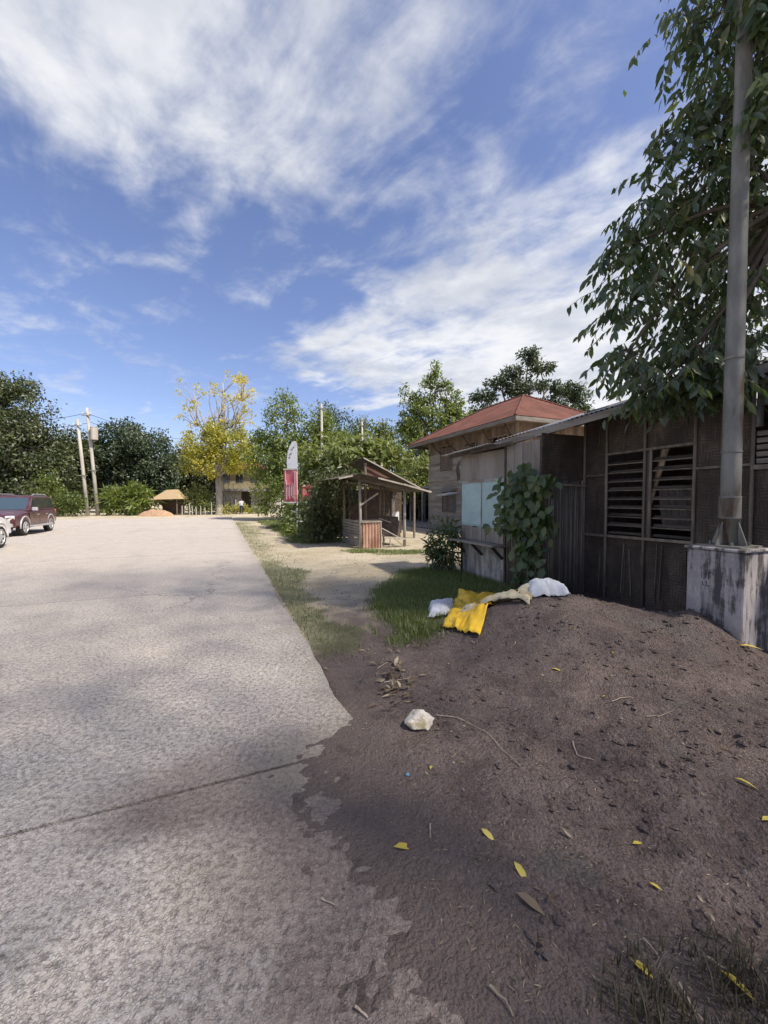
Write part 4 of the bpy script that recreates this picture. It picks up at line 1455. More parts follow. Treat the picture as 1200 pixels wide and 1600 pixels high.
# --- the big tree that overhangs the hut and shades the heap (its trunk stands beside the hut, right of the view)
def build_near_tree():
    base = W(7.3, 0.1)
    base.z = H(base.x, base.y) - 0.05
    t = thing('shade_tree', 'large dark leafy tree drooping over the bamboo hut and the steel post', 'tree', base)
    g = np.random.default_rng(21)
    lobes = [  # world x, y, z, rx, ry, rz
        (3.42, 4.92, 3.02, 0.52, 0.40, 0.26), (3.08, 5.05, 3.45, 0.30, 0.35, 0.26), (3.80, 4.70, 3.20, 0.45, 0.40, 0.32), (3.15, 5.1, 4.1, 0.32, 0.45, 0.30),
        (3.95, 5.15, 3.35, 0.80, 0.8, 0.50), (4.55, 5.2, 3.35, 0.55, 0.7, 0.5), (3.75, 5.2, 4.35, 0.85, 0.9, 0.62), (3.22, 5.1, 4.85, 0.36, 0.5, 0.42), (3.65, 5.1, 5.15, 0.62, 0.8, 0.45),
        (4.05, 5.0, 5.75, 0.85, 0.8, 0.55), (3.72, 4.9, 6.15, 0.45, 0.6, 0.35), (4.30, 4.7, 6.75, 0.70, 0.8, 0.55), (3.42, 4.5, 6.78, 0.42, 0.4, 0.22), (3.75, 4.5, 7.1, 0.5, 0.5, 0.35), (4.35, 4.6, 7.7, 0.7, 0.8, 0.7),
        (4.95, 5.4, 4.6, 0.80, 1.0, 0.8), (3.78, 3.85, 5.5, .32, .22, .35), (3.95, 3.75, 6.7, .40, .25, .45), (3.62, 3.9, 6.3, .22, .2, .22), (5.2, 5.2, 5.7, 0.9, 1.0, 0.9), (5.2, 5.0, 7.0, 0.9, 1.0, 0.9), (4.55, 5.6, 4.0, 0.6, 0.7, 0.6),
    ]
    wts = np.array([max(l[3], .4) ** 1.2 * l[5] ** .8 for l in lobes])
    NS = 1560
    idx = g.choice(len(lobes), NS, p=wts / wts.sum())
    B = np.array(lobes)
    d = unit(g.normal(size=(NS, 3)))
    r = 0.35 + 0.62 * g.random((NS, 1)) ** .7 + 0.18 * (g.random((NS, 1)) > .9)
    S = B[idx, :3] + d * r * B[idx, 3:6]
    keep = S[:, 1] < 6.4
    S, idx = S[keep], idx[keep]
    NS = len(S)
    head = unit(np.concatenate([g.normal(size=(NS, 2)) + np.array([-.5, -.2]), -0.35 - 0.5 * g.random((NS, 1))], 1))
    per = 9
    pos, ax, rn = [], [], []
    tone = g.random(NS)
    mbt = MB()
    for i in range(NS):
        Ls = g.uniform(0.24, 0.46)
        sidev = np.cross(head[i], [0, 0, 1.0]); sidev /= np.linalg.norm(sidev)
        pts = []
        for k in range(per):
            f = (k + .5) / per
            p = S[i] + head[i] * Ls * f + np.array([0, 0, -0.28 * Ls * f * f])
            sg = 1 if k % 2 else -1
            pos.append(p)
            ax.append(head[i] * .35 + sidev * sg * .55 + np.array([0, 0, -.75]) + g.normal(size=3) * .18)
            rn.append(np.clip(tone[i] * .55 + g.random() * .45 + (0.02 if g.random() > .985 else 0), 0, 1))
            pts.append(p)
        if i % 2 == 0:
            mbt.tube([Vector(S[i]), Vector(pts[per // 2]), Vector(pts[-1])], [0.006, 0.004, 0.002], 4, cap=False)
    pos, ax, rn = np.array(pos), np.array(ax), np.array(rn)
    n = len(pos)
    s = g.uniform(0.55, 1.2, n)
    nr = g.normal(size=(n, 3)) * .6 + np.array([-.3, -.5, .4])
    off = np.array(base)
    leaf_cloud('crown', pos - off, ax, nr, 0.155 * s, 0.050 * s * g.uniform(.8, 1.2, n), rn, M['leaf_near'], t, True, 0.18)
    # wide upper crown, above and behind what the picture shows, that throws the shade
    up = [(3.4, 2.6, 11.0, 2.4, 1.9, 1.1), (6.2, 3.0, 10.4, 2.4, 2.4, 1.5), (7.9, 6.6, 8.4, 1.9, 1.9, 1.5), (9.2, 7.6, 7.0, 1.9, 1.9, 1.4), (6.9, 1.0, 9.6, 2.2, 2.0, 1.4), (6.6, 4.6, 6.2, 1.2, 1.2, 1.4), (5.2, 3.8, 12.0, 2.4, 1.7, 1.1), (1.6, 2.9, 12.2, 1.9, 1.6, 0.8)]
    C, p2, out, rn2 = clumped(up, 1300, 5, 1.0, 0.0, g)
    m_ = len(p2)
    leaf_cloud('upper_crown', p2 - off, out * .4 + g.normal(size=(m_, 3)) * .5 + np.array([0, 0, -.6]), g.normal(size=(m_, 3)) * .6 + np.array([0, 0, .6]), 0.22 * g.uniform(.8, 1.2, m_), 0.105, rn2, M['leaf_near'], t)
    mb = MB()
    f = Vector((-0.2, 0.6, 3.6))
    mb.tube([(0, 0, -.3), (0, 0, .1), (-.05, .2, 1.8), f], [.42, .34, .28, .25], 12)
    cen = [Vector(l[:3]) - Vector(base) for l in lobes]
    hub = [Vector((4.6, 4.6, 5.0)) - Vector(base), Vector((4.9, 4.4, 7.2)) - Vector(base), Vector((5.2, 3.4, 9.2)) - Vector(base)]
    for h in hub:
        limb(mb, f, h, .17, .06, .08)
    for c in cen:
        h = min(hub, key=lambda q: (q - c).length)
        limb(mb, h, c, .04, .012, .1)
    for u in up:
        limb(mb, f, Vector(u[:3]) - Vector(base), .13, .03, .06)
    for i in range(0, len(S), 5):
        c = Vector(S[i]) - Vector(base)
        h = min(cen, key=lambda q: (q - c).length)
        limb(mb, h, c, .012, .004, .1, 3, 4)
    mb.build('trunk', M['bark'], t, smooth=True)
    for k, v in enumerate(mbt.v):
        mbt.v[k] = tuple(Vector(v) - Vector(base))
    mbt.build('twigs', M['stem'], t)['kind'] = 'stuff'


build_near_tree()
# a second tree behind the place where the photograph was taken shades the near road
tree('roadside_tree', 'broad roadside tree shading the near end of the concrete road', gz(9.0, -4.2),
     [(-2.6, 1.6, 9.6, 2.6, 2.4, 1.5), (-5.2, 3.6, 9.9, 2.6, 2.2, 1.1), (-1.0, 0.4, 8.0, 2.6, 2.4, 1.6), (-4.6, 0.6, 11.4, 2.6, 2.4, 1.3), (-7.2, 2.6, 11.6, 2.4, 2.2, 1.0), (1.0, 2.0, 9.0, 2.4, 2.4, 1.6), (-3.2, -2.4, 9.0, 2.6, 2.4, 1.5)],
     'leaf_near', 1400, 5, 1.0, 0.23, 0.11, 0.34, 0.5, shell=0.0, lump=False)

# --- trees beyond the road
def T(px, Y):
    p = at(px, 780, Y)
    return gz(p.x, Y)


tree('broadleaf_tree', 'tall dark olive tree behind the maroon car, highest of the row past the road', T(18, 46),
     [(-3.5, 0, 12.5, 4.0, 3.5, 3.6), (1.2, 0, 12.0, 3.6, 3.2, 3.6), (-1.5, 0, 7.0, 5.0, 3.6, 4.0), (3.2, -.5, 7.5, 3.0, 2.8, 3.0), (-6, 0, 8, 3.4, 3, 4.2), (4.0, -.5, 3.6, 2.6, 2.4, 2.4), (0, -1, 14.4, 2.2, 2, 1.7), (-2, -1, 2.8, 4.2, 2.6, 2.6)],
     'leaf_olive', 460, 80, 0.60, 0.38, 0.21, 0.45)
tree('broadleaf_tree', 'dark olive rounded tree directly behind the two leaning utility poles', T(104, 52),
     [(0, 0, 8.2, 3.6, 3.2, 3.0), (-2.4, 0, 6.0, 3.2, 3, 3.4), (2.4, 0, 5.6, 2.8, 2.6, 3.2), (0, -1, 3.0, 4.2, 2.6, 2.8)],
     'leaf_olive', 300, 80, 0.56, 0.38, 0.21, 0.4)
tree('broadleaf_tree', 'wide blue green tree between the utility poles and the thatched shelter', T(208, 54),
     [(-1.2, 0, 9.0, 3.4, 3.2, 3.2), (2.2, 0, 8.2, 3.4, 3.0, 2.6), (-3.4, 0, 6.0, 2.8, 2.6, 3.2), (3.6, -.5, 5.6, 2.6, 2.4, 2.6), (0, -1.2, 5.2, 4.0, 2.4, 3.2), (4.4, -1, 3.2, 1.8, 1.8, 2.0), (-1.5, -1, 2.2, 3.4, 2, 1.8)],
     'leaf_bluegreen', 400, 80, 0.56, 0.38, 0.21, 0.42)
tree('broadleaf_tree', 'dark green tree behind the yellow flowering tree and tan house', T(318, 62),
     [(0, 0, 6.6, 4.2, 3, 3.4), (5.0, 0, 6.6, 4.2, 3, 3.2), (-4.6, 0, 5.4, 3.8, 3, 3.6), (2, 0, 3, 6, 2, 2.8)],
     'leaf_dark', 260, 70, 0.6, 0.46, 0.24, 0.4)


def build_yellow_tree():
    b = T(342, 46)
    t = thing('yellow_tree', 'tall half bare tree with yellow leaves and pale upright branches', 'tree', b)
    g = np.random.default_rng(4)
    top = [(0.2, 0, 12.4, 3.0, 2.4, 2.6), (-2.4, 0, 11.4, 2.0, 1.6, 1.8), (2.2, 0, 11.8, 1.9, 1.6, 1.8), (0.6, 0, 15.2, 2.4, 1.8, 2.0), (-2.8, 0, 14.0, 1.9, 1.4, 1.9), (2.8, 0, 14.2, 1.6, 1.3, 1.8)]
    low = [(-2.0, 0, 8.2, 2.3, 2.0, 1.8), (1.6, -.4, 7.8, 2.6, 2.0, 1.8), (-2.9, -.3, 6.4, 1.6, 1.6, 1.4), (3.0, -.4, 6.2, 1.6, 1.6, 1.6), (0, -.8, 5.8, 2.6, 1.8, 1.4), (0.4, 0, 9.6, 2.4, 1.8, 1.2)]
    C1, p1, o1, r1 = clumped(top, 66, 17, 0.24, 0.6, g)
    C2, p2, o2, r2 = clumped(low, 190, 44, 0.34, 0.6, g)
    for nm, p, o, r, m_, L in (('upper_leaves', p1, o1, r1, 'leaf_yellow', 0.33), ('lower_leaves', p2, o2, r2, 'leaf_yellowgreen', 0.34)):
        n = len(p)
        leaf_cloud(nm, p, o * .5 + g.normal(size=(n, 3)) * .6, g.normal(size=(n, 3)) * .6 + np.array([0, -.2, .7]), L * g.uniform(.7, 1.3, n), L * .48, r, M[m_], t)
    mb = MB()
    mb.tube([(0, 0, -.3), (0, 0, .2), (.05, 0, 2.2), (-.05, 0, 4.4)], [.5, .40, .36, .32], 10)
    hub = Vector((-.05, 0, 4.3))
    for q in [Vector(x[:3]) for x in top + low]:
        limb(mb, hub, q, .12, .05, .06)
    for k, c in enumerate(C1):
        c = Vector(c)
        h = min([Vector(x[:3]) for x in top], key=lambda q: (q - c).length)
        s_ = Vector((h.x, h.y, h.z - 1.2))
        limb(mb, s_, c, .06, .022, .08, 4, 5)
    for k in range(40):
        x = g.uniform(-2.6, 2.8)
        p = Vector((x * .35, g.uniform(-.6, .6), g.uniform(6.5, 10)))
        limb(mb, p, (x * g.uniform(.7, 1.25), g.uniform(-1, 1), p.z + g.uniform(2, 4.5)), .055, .02, .08, 4, 5)
    mb.build('trunk', M['palebark'], t, smooth=True)


build_yellow_tree()
tree('green_tree', 'bright green bushy tree behind the red and white banner', T(452, 31),
     [(-0.4, 0, 6.8, 2.1, 1.9, 2.1), (1.8, 0, 7.0, 1.8, 1.7, 1.8), (-1.6, 0, 4.8, 1.7, 1.7, 1.9), (1.0, -.4, 4.2, 2.4, 1.8, 2.0), (3.2, 0, 5.4, 1.5, 1.5, 2.0), (0, -.6, 2.2, 2.6, 1.6, 1.9)],
     'leaf_bright', 340, 56, 0.34, 0.25, 0.12, 0.25)
tree('feathery_tree', 'thin feathery treetop rising behind the slim pale pole', T(518, 33),
     [(0, 0, 7.0, 1.3, 1.2, 2.0), (-.3, 0, 8.6, 1.0, .9, .9), (.7, 0, 8.2, .8, .8, .8)],
     'leaf_bluegreen', 90, 22, 0.30, 0.26, 0.10, 0.16)
tree('broad_leaf_tree', 'pale large leaved tree hanging over the derelict stall roof', T(536, 21.5),
     [(-0.3, 0, 4.2, 1.5, 1.3, 1.1), (1.0, 0, 3.9, 1.3, 1.2, 1.2), (-1.4, 0, 3.3, 1.0, 1.1, 1.2), (.2, -.5, 3.0, 1.6, 1.1, 1.0), (1.8, .2, 4.4, 1.1, 1.0, .9)],
     'leaf_pale', 190, 26, 0.26, 0.34, 0.17, 0.14, hang=-0.7)
tree('green_tree', 'rounded green tree behind the stall, between the banner trees and the house', T(598, 40),
     [(-1.6, 0, 7.2, 2.4, 2, 2.3), (1.8, 0, 7.0, 2.3, 2, 2.2), (0, 0, 4.0, 3.6, 2, 3.0), (4.0, 0, 5.2, 2.0, 1.8, 2.6), (-3.6, 0, 5.0, 2.0, 1.8, 2.6)],
     'leaf_mid', 300, 56, 0.40, 0.30, 0.15, 0.3)
tree('column_tree', 'tall green tree with pointed spires left of the red roof', T(676, 34),
     [(-2.3, 0, 9.4, .42, .45, 1.9), (-1.5, 0, 9.2, .4, .45, 1.6), (-.6, 0, 10.2, .45, .5, 1.9), (0.2, 0, 11.0, .45, .5, 2.1), (1.1, 0, 10.2, .42, .45, 1.9), (2.0, 0, 9.4, .4, .45, 1.5), (-.6, -.2, 8.0, 2.2, 1.8, 1.7), (1.4, -.2, 7.6, 2.0, 1.7, 1.9), (-1.8, -.3, 5.6, 1.9, 1.6, 2.2), (.6, -.4, 5.0, 2.6, 1.7, 2.2), (2.8, 0, 6.2, 1.4, 1.4, 1.9)],
     'leaf_bright', 520, 30, 0.22, 0.30, 0.13, 0.28, hang=-0.6, wexp=.45, lump=False)
tree('layered_tree', 'dark layered tree rising behind the red roof ridge', T(818, 41),
     [(-4.2, 0, 12.2, 1.3, 1.2, .35), (-2.6, 0, 13.6, 1.3, 1.2, .40), (-1.2, 0, 14.6, 1.2, 1.2, .42), (0.4, 0, 16.3, 1.0, 1.0, .55), (1.5, 0, 15.2, 1.2, 1.1, .42), (-0.4, 0, 13.0, 1.6, 1.4, .8), (2.4, 0, 13.3, 1.3, 1.2, .38), (4.3, 0, 12.9, 1.5, 1.2, .38), (5.6, 0, 12.3, .9, 1.0, .32), (-4.4, 0, 10.6, 1.3, 1.2, .5), (2.6, 0, 11.2, 2.0, 1.4, .7), (5.2, 0, 11.0, 1.5, 1.2, .5), (-1.4, 0, 10.6, 2.4, 1.6, 1.0)],
     'leaf_bluegreen', 330, 32, 0.26, 0.36, 0.17, 0.26, fork=.7, wexp=.5, lump=False)
tree('leafy_shrub', 'light green shrub between the stall and the wooden house', T(655, 29),
     [(-1.0, 0, 2.6, 1.3, 1.2, 1.4), (.6, 0, 3.0, 1.4, 1.2, 1.6), (0, 0, 4.2, 1.1, 1, 1.0)], 'leaf_pale', 130, 26, 0.28, 0.26, 0.13, 0.1, cat='shrub')

# --- lower growth
def shrub(name, label, base, blobs, mat, clumps, per, cr, L, Wd, stems=10, cat='shrub', group=None, stem_mat='stem'):
    t = thing(name, label, cat, base, 0, group)
    C, pos, out, rn = clumped(blobs, clumps, per, cr, 0.35)
    n = len(pos)
    leaf_cloud('foliage', pos, out * .8 + rng.normal(size=(n, 3)) * .5 + np.array([0, 0, -.15]), rng.normal(size=(n, 3)) * .55 + np.array([0, 0, .8]), L * rng.uniform(.7, 1.25, n), Wd, rn, M[mat], t)
    mb = MB()
    for i in rng.choice(len(C), min(stems, len(C)), replace=False):
        c = Vector(C[i])
        limb(mb, (c.x * .25 + random.uniform(-.1, .1), c.y * .25, -.1), c, .022 + L * .02, .008, .1, 4, 5)
    mb.build('stems', M[stem_mat], t)
    return t


shrub('shrub', 'bright bush beside the rear of the maroon car', T(98, 41), [(-1.3, 0, 2.1, 1.3, 1.2, 1.5), (.8, 0, 1.3, 1.6, 1.2, 1.3), (-1.4, 0, 3.8, .7, .7, .8)], 'leaf_mid', 90, 26, .32, .32, .16)
shrub('banana_clump', 'clump of arching broad fronds right of the utility poles', T(203, 44), [(-1.4, 0, 1.6, 1.4, 1.2, 1.4), (1.2, 0, 1.5, 1.5, 1.2, 1.4), (0, 0, 2.4, 1.2, 1, 1.1)], 'leaf_bright', 60, 16, .34, .95, .22)
shrub('shrub', 'pale shrub beside the thatched shelter', T(305, 46), [(0, 0, 1.8, 1.4, 1, 1.6), (1.4, 0, 1.2, 1.1, 1, 1.1)], 'leaf_pale', 60, 22, .32, .34, .15)
shrub('shrub', 'low yellow green plant at the foot of the yellow tree', T(372, 44.5), [(-1.2, 0, .5, 1.0, .6, .5), (.4, 0, .6, 1.2, .6, .6)], 'leaf_yellowgreen', 40, 16, .22, .26, .12)
shrub('shrub', 'low pale plant by the tan house doorway', T(404, 45), [(0, 0, .5, 1.3, .6, .5)], 'leaf_pale', 30, 16, .22, .26, .12)
shrub('sprawling_shrub', 'tangled overgrown shrub with dry stems left of the derelict stall', gz(*W(3.95, 16.6)[:2]),
      [(0.1, 0, 1.0, 1.0, 1.4, 1.0), (-.1, 2.0, 1.1, .9, 1.3, 1.0), (.3, -.9, .8, .7, .8, .8), (.5, 1.0, 1.9, .9, 1.3, .7), (-.3, 3.4, .8, .8, 1.2, .8), (.1, -1.9, .9, .5, .8, .9), (.2, -1.6, 2.0, .6, .9, .6), (.9, -1.2, 2.5, .8, .7, .35)], 'leaf_dark', 250, 26, .22, .20, .09, 90)
shrub('sprawling_shrub', 'tangled shrub with brown stems below the red and white banner', gz(*W(3.9, 20.8)[:2]),
      [(0, 0, .9, 1.1, 1.4, 1.0), (-.6, 2.0, .8, 1.0, 1.4, .9), (.6, 1.0, 1.6, 1.0, 1.3, .9)], 'leaf_mid', 130, 22, .24, .22, .10, 50)
shrub('bright_weed', 'small vivid green weed in the grass below the banner', gz(*W(3.1, 18.4)[:2]), [(0, 0, .25, .5, .5, .25)], 'leaf_bright', 26, 14, .1, .16, .09, 4, 'plant')
shrub('corner_shrub', 'dark slender leaved bush at the far foot of the turquoise store', gz(*W(4.72, 7.75)[:2]), [(0, 0, .45, .26, .3, .42), (-.05, .05, .85, .28, .28, .28), (-.15, .1, 0.6, .3, .25, .3)], 'leaf_vine', 70, 14, .10, .17, .045, 14)
shrub('weed', 'low green weed growing in the gap beside the stained concrete block', gz(*W(5.3, 2.35)[:2]), [(0, 0, .25, .2, .25, .25), (.15, .1, .5, .2, .2, .2)], 'leaf_near', 26, 12, .08, .13, .06, 6, 'plant')


def build_vine():
    base = W(4.78, 5.30)
    base.z = H(base.x, base.y) - .03
    t = thing('climbing_vine', 'broad leaved vine climbing the bamboo palings beside the turquoise shutters', 'vine', base, TH)
    g = np.random.default_rng(8)
    blobs = [(.0, .0, 2.0, .16, .34, .20), (-.02, .18, 1.70, .17, .32, .26), (-.02, -.05, 1.4, .18, .42, .34), (-.04, .36, 1.35, .14, .24, .24), (0, 0.0, .85, .15, .34, .32), (.02, .1, .35, .13, .25, .28), (0, -.2, 1.85, .14, .25, .2)]
    C, pos, out, rn = clumped(blobs, 95, 7, .12, .3, g)
    n = len(pos)
    leaf_cloud('leaves', pos, g.normal(size=(n, 3)) * .35 + np.array([-.35, 0, -.7]), g.normal(size=(n, 3)) * .35 + np.array([-.8, -.3, .4]), .17 * g.uniform(.6, 1.25, n), .125 * g.uniform(.7, 1.2, n), rn, M['leaf_vine'], t, True, .2)
    mb = MB()
    for k in range(9):
        y = g.uniform(-.25, .35)
        pts = [Vector((.06, y + .06 * math.sin(z * 3 + k), z)) for z in np.linspace(-.05, g.uniform(1.2, 2.0), 9)]
        mb.tube(pts, [.011 - .0007 * i for i in range(9)], 5)
    mb.build('stems', M['stem'], t)


build_vine()


# --- grass
def grass(name, label, xr, yr, n, h, w, mat='grass', mask=turf_mask, seed=1, power=1.0, tone=1.0):
    g = np.random.default_rng(seed)
    x = g.uniform(*xr, n); y = g.uniform(*yr, n)
    k = g.random(n) < mask(x, y) ** power
    x, y = x[k], y[k]
    m_ = len(x)
    z = Hn(x, y)
    hh = h * g.uniform(.45, 1.3, m_) * (.5 + .9 * fbm(x * 1.5, y * 1.5, 17))
    an = g.uniform(0, 2 * math.pi, m_)
    lean = g.uniform(.15, .75, m_) * hh
    dx, dy = np.cos(an), np.sin(an)
    sx, sy = -dy * w / 2, dx * w / 2
    P = np.stack([x, y, z - .01], 1)
    S = np.stack([sx, sy, np.zeros(m_)], 1)
    D = np.stack([dx, dy, np.zeros(m_)], 1)
    U = np.array([0, 0, 1.0])
    mid = P + D * (lean * .35)[:, None] + U * (hh * .6)[:, None]
    tip = P + D * lean[:, None] + U * hh[:, None]
    V = np.stack([P - S, P + S, mid + S * .7, mid - S * .7, tip], 1).reshape(-1, 3)
    base = (np.arange(m_) * 5)[:, None]
    Fc = np.concatenate([base + np.array([0, 1, 2]), base + np.array([0, 2, 3]), base + np.array([3, 2, 4])], 1).reshape(-1)
    rn = np.clip((g.random(m_) * .7 + fbm(x * .8, y * .8, 5) * .4) * tone, 0, 1)
    o = np_mesh(name, V, Fc, np.full(3 * m_, 3), M[mat], None, {'rnd': np.repeat(rn, 5)})
    tag(o, label, 'grass', kind='stuff')


grass('grass', 'short green grass between the dirt track and the soil heap', (-1, 3.2), (3.4, 9.6), 90000, .10, .009, seed=2,
      mask=lambda x, y: turf_mask(x, y) * ((x * CA + y * SA) > 1.7) * (np.hypot((x - 1.12) / .42, (y - 5.0) / .42) > 1) * (np.hypot((x - .80) / .22, (y - 5.05) / .22) > 1) * (np.hypot((x - 1.5) / .6, (y - 4.95) / .4) > 1))
grass('grass', 'patchy verge of grass along the edge of the concrete road', (-12, 2.2), (3.0, 30), 260000, .065, .009, seed=3, tone=.6,
      mask=lambda x, y: turf_mask(x, y) * ((x * CA + y * SA) < 2.3) * ((-x * SA + y * CA) < 30) * 0.7)
grass('grass', 'longer grass in front of the overgrown shrubs', (-12, 2), (12, 34), 110000, .16, .022, seed=4,
      mask=lambda x, y: turf_mask(x, y) * ((x * CA + y * SA) > 2.3))
grass('grass', 'dark dry grass tuft at the near foot of the soil slope', (.35, 2.2), (1.0, 1.75), 9000, .10, .005, 'drygrass', seed=5,
      mask=lambda x, y: sst(np.hypot((x - 1.15) / .62, (y - 1.12) / .30), 1.0, .5) * (fbm(x * 5, y * 5, 3) > .42))
grass('grass', 'sparse grass tufts in front of the derelict stall', (-2, 4), (11.2, 13.2), 15000, .09, .014, seed=6,
      mask=lambda x, y: (fbm(x * 1.2, y * 1.6, 63) > .52) * sst(np.hypot((x - .2) / 1.9, (y - 12.4) / .9), 1.0, .6))

# ------------------------------------------------------------------ cars
def build_car(name, label, body_m, loc, rotz, roof_rails=True, group=None):
    """off-road wagon: local +y is the front, x to its right"""
    t = thing(name, label, 'car', loc, rotz, group)
    Wd, WB, Rw = 0.92, 1.40, 0.37
    # lower body: loft of sections (y, half width, z bottom, z shoulder, crown)
    S = [(-2.30, .80, .52, .95, .02), (-2.24, .87, .40, 1.06, .03), (-1.9, .915, .36, 1.10, .04), (-.6, .92, .34, 1.09, .04), (.7, .92, .34, 1.07, .05), (1.15, .915, .35, 1.05, .07), (1.75, .90, .36, 1.00, .07), (2.18, .86, .38, .90, .05), (2.34, .74, .46, .76, .02)]
    vs_, fs_ = [], []
    for y, w, zb, zs, cr in S:
        sec = [(-w * .9, zb), (-w, zb + .12), (-w * 1.0, (zb + zs) / 2), (-w * .975, zs - .05), (-w * .88, zs), (-w * .4, zs + cr), (w * .4, zs + cr), (w * .88, zs), (w * .975, zs - .05), (w, (zb + zs) / 2), (w, zb + .12), (w * .9, zb)]
        vs_ += [(x, y, z) for x, z in sec]
    n = 12
    for i in range(len(S) - 1):
        for k in range(n):
            fs_.append((i * n + k, i * n + (k + 1) % n, (i + 1) * n + (k + 1) % n, (i + 1) * n + k))
    fs_.append(tuple(reversed(range(n)))); fs_.append(tuple(range((len(S) - 1) * n, len(S) * n)))
    mb = MB(); mb.add(vs_, fs_)
    body = mb.build('body', body_m, t, smooth=False)
    bm = bmesh.new(); bm.from_mesh(body.data)
    bmesh.ops.recalc_face_normals(bm, faces=bm.faces)
    bm.to_mesh(body.data); bm.free()
    cm = MB()
    for y in (-WB, WB):
        cm.disc((0, y, Rw + .02), (1, 0, 0), Rw + .075, 3.0, 28)
    cut = cm.build('cut', body_m)
    bo = body.modifiers.new('arch', 'BOOLEAN'); bo.operation = 'DIFFERENCE'; bo.object = cut; bo.solver = 'EXACT'
    dg = bpy.context.evaluated_depsgraph_get()
    me = bpy.data.meshes.new_from_object(body.evaluated_get(dg))
    body.modifiers.clear(); body.data = me
    bpy.data.objects.remove(cut)
    # arch liners and sills
    for y in (-WB, WB):
        for sx in (-1, 1):
            mb = MB()
            ring = [(sx * (Wd - .02), y + (Rw + .085) * math.cos(a), Rw + .02 + (Rw + .085) * math.sin(a)) for a in np.linspace(-.15, math.pi + .15, 13)]
            mb.tube(ring, .035, 6)
            mb.build('wheel_arch', M['silver'] if roof_rails else body_m, t, smooth=True)
    mb = MB(); mb.bb((-.78, -1.0, .32), (.78, 1.0, .40)); mb.bb((-.7, -2.1, .36), (.7, 2.1, .5))
    mb.build('underbody', M['black'], t)
    for sx in (-1, 1):
        mb = MB(); mb.bb((sx * .99 - .1, -.92, .36), (sx * .99 + .1, .92, .44))
        mb.build('side_step', M['silver'], t, bevel=.02)
    # greenhouse
    lo = [(-.86, -2.18), (-.86, .92), (.86, .92), (.86, -2.18)]
    z0, z1 = 1.08, 1.74
    hi = [(-.70, -2.02), (-.70, .10), (.70, .10), (.70, -2.02)]
    V = [Vector((x, y, z0)) for x, y in lo] + [Vector((x, y, z1)) for x, y in hi]
    mb = MB(); mb.add(V, [(3, 2, 1, 0), (4, 5, 6, 7), (0, 1, 5, 4), (1, 2, 6, 5), (2, 3, 7, 6), (3, 0, 4, 7)])
    mb.build('cabin', body_m, t, bevel=.05)
    mb = MB(); mb.sheet((-.69, -2.0, 1.735), (1.38, 0, 0), (0, 2.1, 0), 8, 8, lambda a, b: .06 * (1 - (2 * a - 1) ** 4) * (1 - (2 * b - 1) ** 6), .02)
    mb.build('roof', body_m, t, smooth=True)

    def pane(name_, a, b, c, d, m_, inset=(.08, .08, .1, .1), off=.006):
        """glass on the quad a b c d (a-b low edge, d-c high edge)"""
        il, ir, ib, itp = inset
        q = lambda u, v: a.lerp(b, u).lerp(d.lerp(c, u), v)
        nrm = (b - a).cross(d - a).normalized() * off
        P = [q(il, ib) + nrm, q(1 - ir, ib) + nrm, q(1 - ir, 1 - itp) + nrm, q(il, 1 - itp) + nrm]
        m2 = MB(); m2.add(P + [p - nrm * .5 for p in P], [(0, 1, 2, 3), (7, 6, 5, 4), (0, 4, 5, 1), (1, 5, 6, 2), (2, 6, 7, 3), (3, 7, 4, 0)])
        m2.build(name_, m_, t)
    pane('windscreen', V[2], V[1], V[5], V[6], M['windscreen'], (.07, .07, .08, .1))
    pane('rear_window', V[0], V[3], V[7], V[4], M['glass'])
    for l0, l1, h1, h0 in ((V[1], V[0], V[4], V[5]), (V[3], V[2], V[6], V[7])):
        fl = l0.y > l1.y
        for u0, u1 in ((.03, .33), (.36, .66), (.69, .95)) if not fl else ((.34 - .29, .31), (.34, .64), (.67, .97)):
            pane('side_window', l0, l1, h1, h0, M['glass'], (u0, 1 - u1, .12, .12))
    # doors: thin panels with handles, mirrors
    for sx in (-1, 1):
        for y0, y1 in ((-.02, 1.0), (-1.0, -.05)):
            mb = MB(); mb.bb((sx * .921 - .008, y0, .46), (sx * .921 + .008, y1, 1.0))
            d = mb.build('door', body_m, t, bevel=.006)
            mb = MB(); mb.bb((sx * .945 - .014, y0 + .08, .88), (sx * .945 + .014, y0 + .26, .915))
            mb.build('handle', M['silver'], d)
        mb = MB(); mb.box((sx * 1.02, .72, 1.16), (.2, .13, .16)); 
        mb.build('mirror', M['silver'], t, bevel=.04)
        # wheels
        for y in (-WB, WB):
            w = thing('wheel', None, None, (sx * .80, y, Rw), 0)
            w.parent = t
            prof = [(-.11, .24), (-.12, .33), (-.09, .365), (.0, .37), (.09, .365), (.12, .33), (.11, .24)]
            mv, mf = [], []
            nn = 28
            for xx, rr in prof:
                for k in range(nn):
                    an = 2 * math.pi * k / nn
                    mv.append((xx, rr * math.cos(an), rr * math.sin(an)))
            for i in range(len(prof) - 1):
                for k in range(nn):
                    mf.append((i * nn + k, i * nn + (k + 1) % nn, (i + 1) * nn + (k + 1) % nn, (i + 1) * nn + k))
            m2 = MB(); m2.add(mv, mf); m2.build('tyre', M['black'], w, smooth=True)
            m2 = MB(); m2.tube([(sx * .11, .235 * math.cos(2 * math.pi * k / 24), .235 * math.sin(2 * math.pi * k / 24)) for k in range(25)], .018, 6)
            for k in range(6):
                an = 2 * math.pi * k / 6
                m2.bar((sx * .10, .05 * math.cos(an), .05 * math.sin(an)), (sx * .095, .235 * math.cos(an), .235 * math.sin(an)), .035, .075)
            m2.disc((sx * .10, 0, 0), (1, 0, 0), .07, .04, 14)
            m2.build('rim', M['alloy'], w)
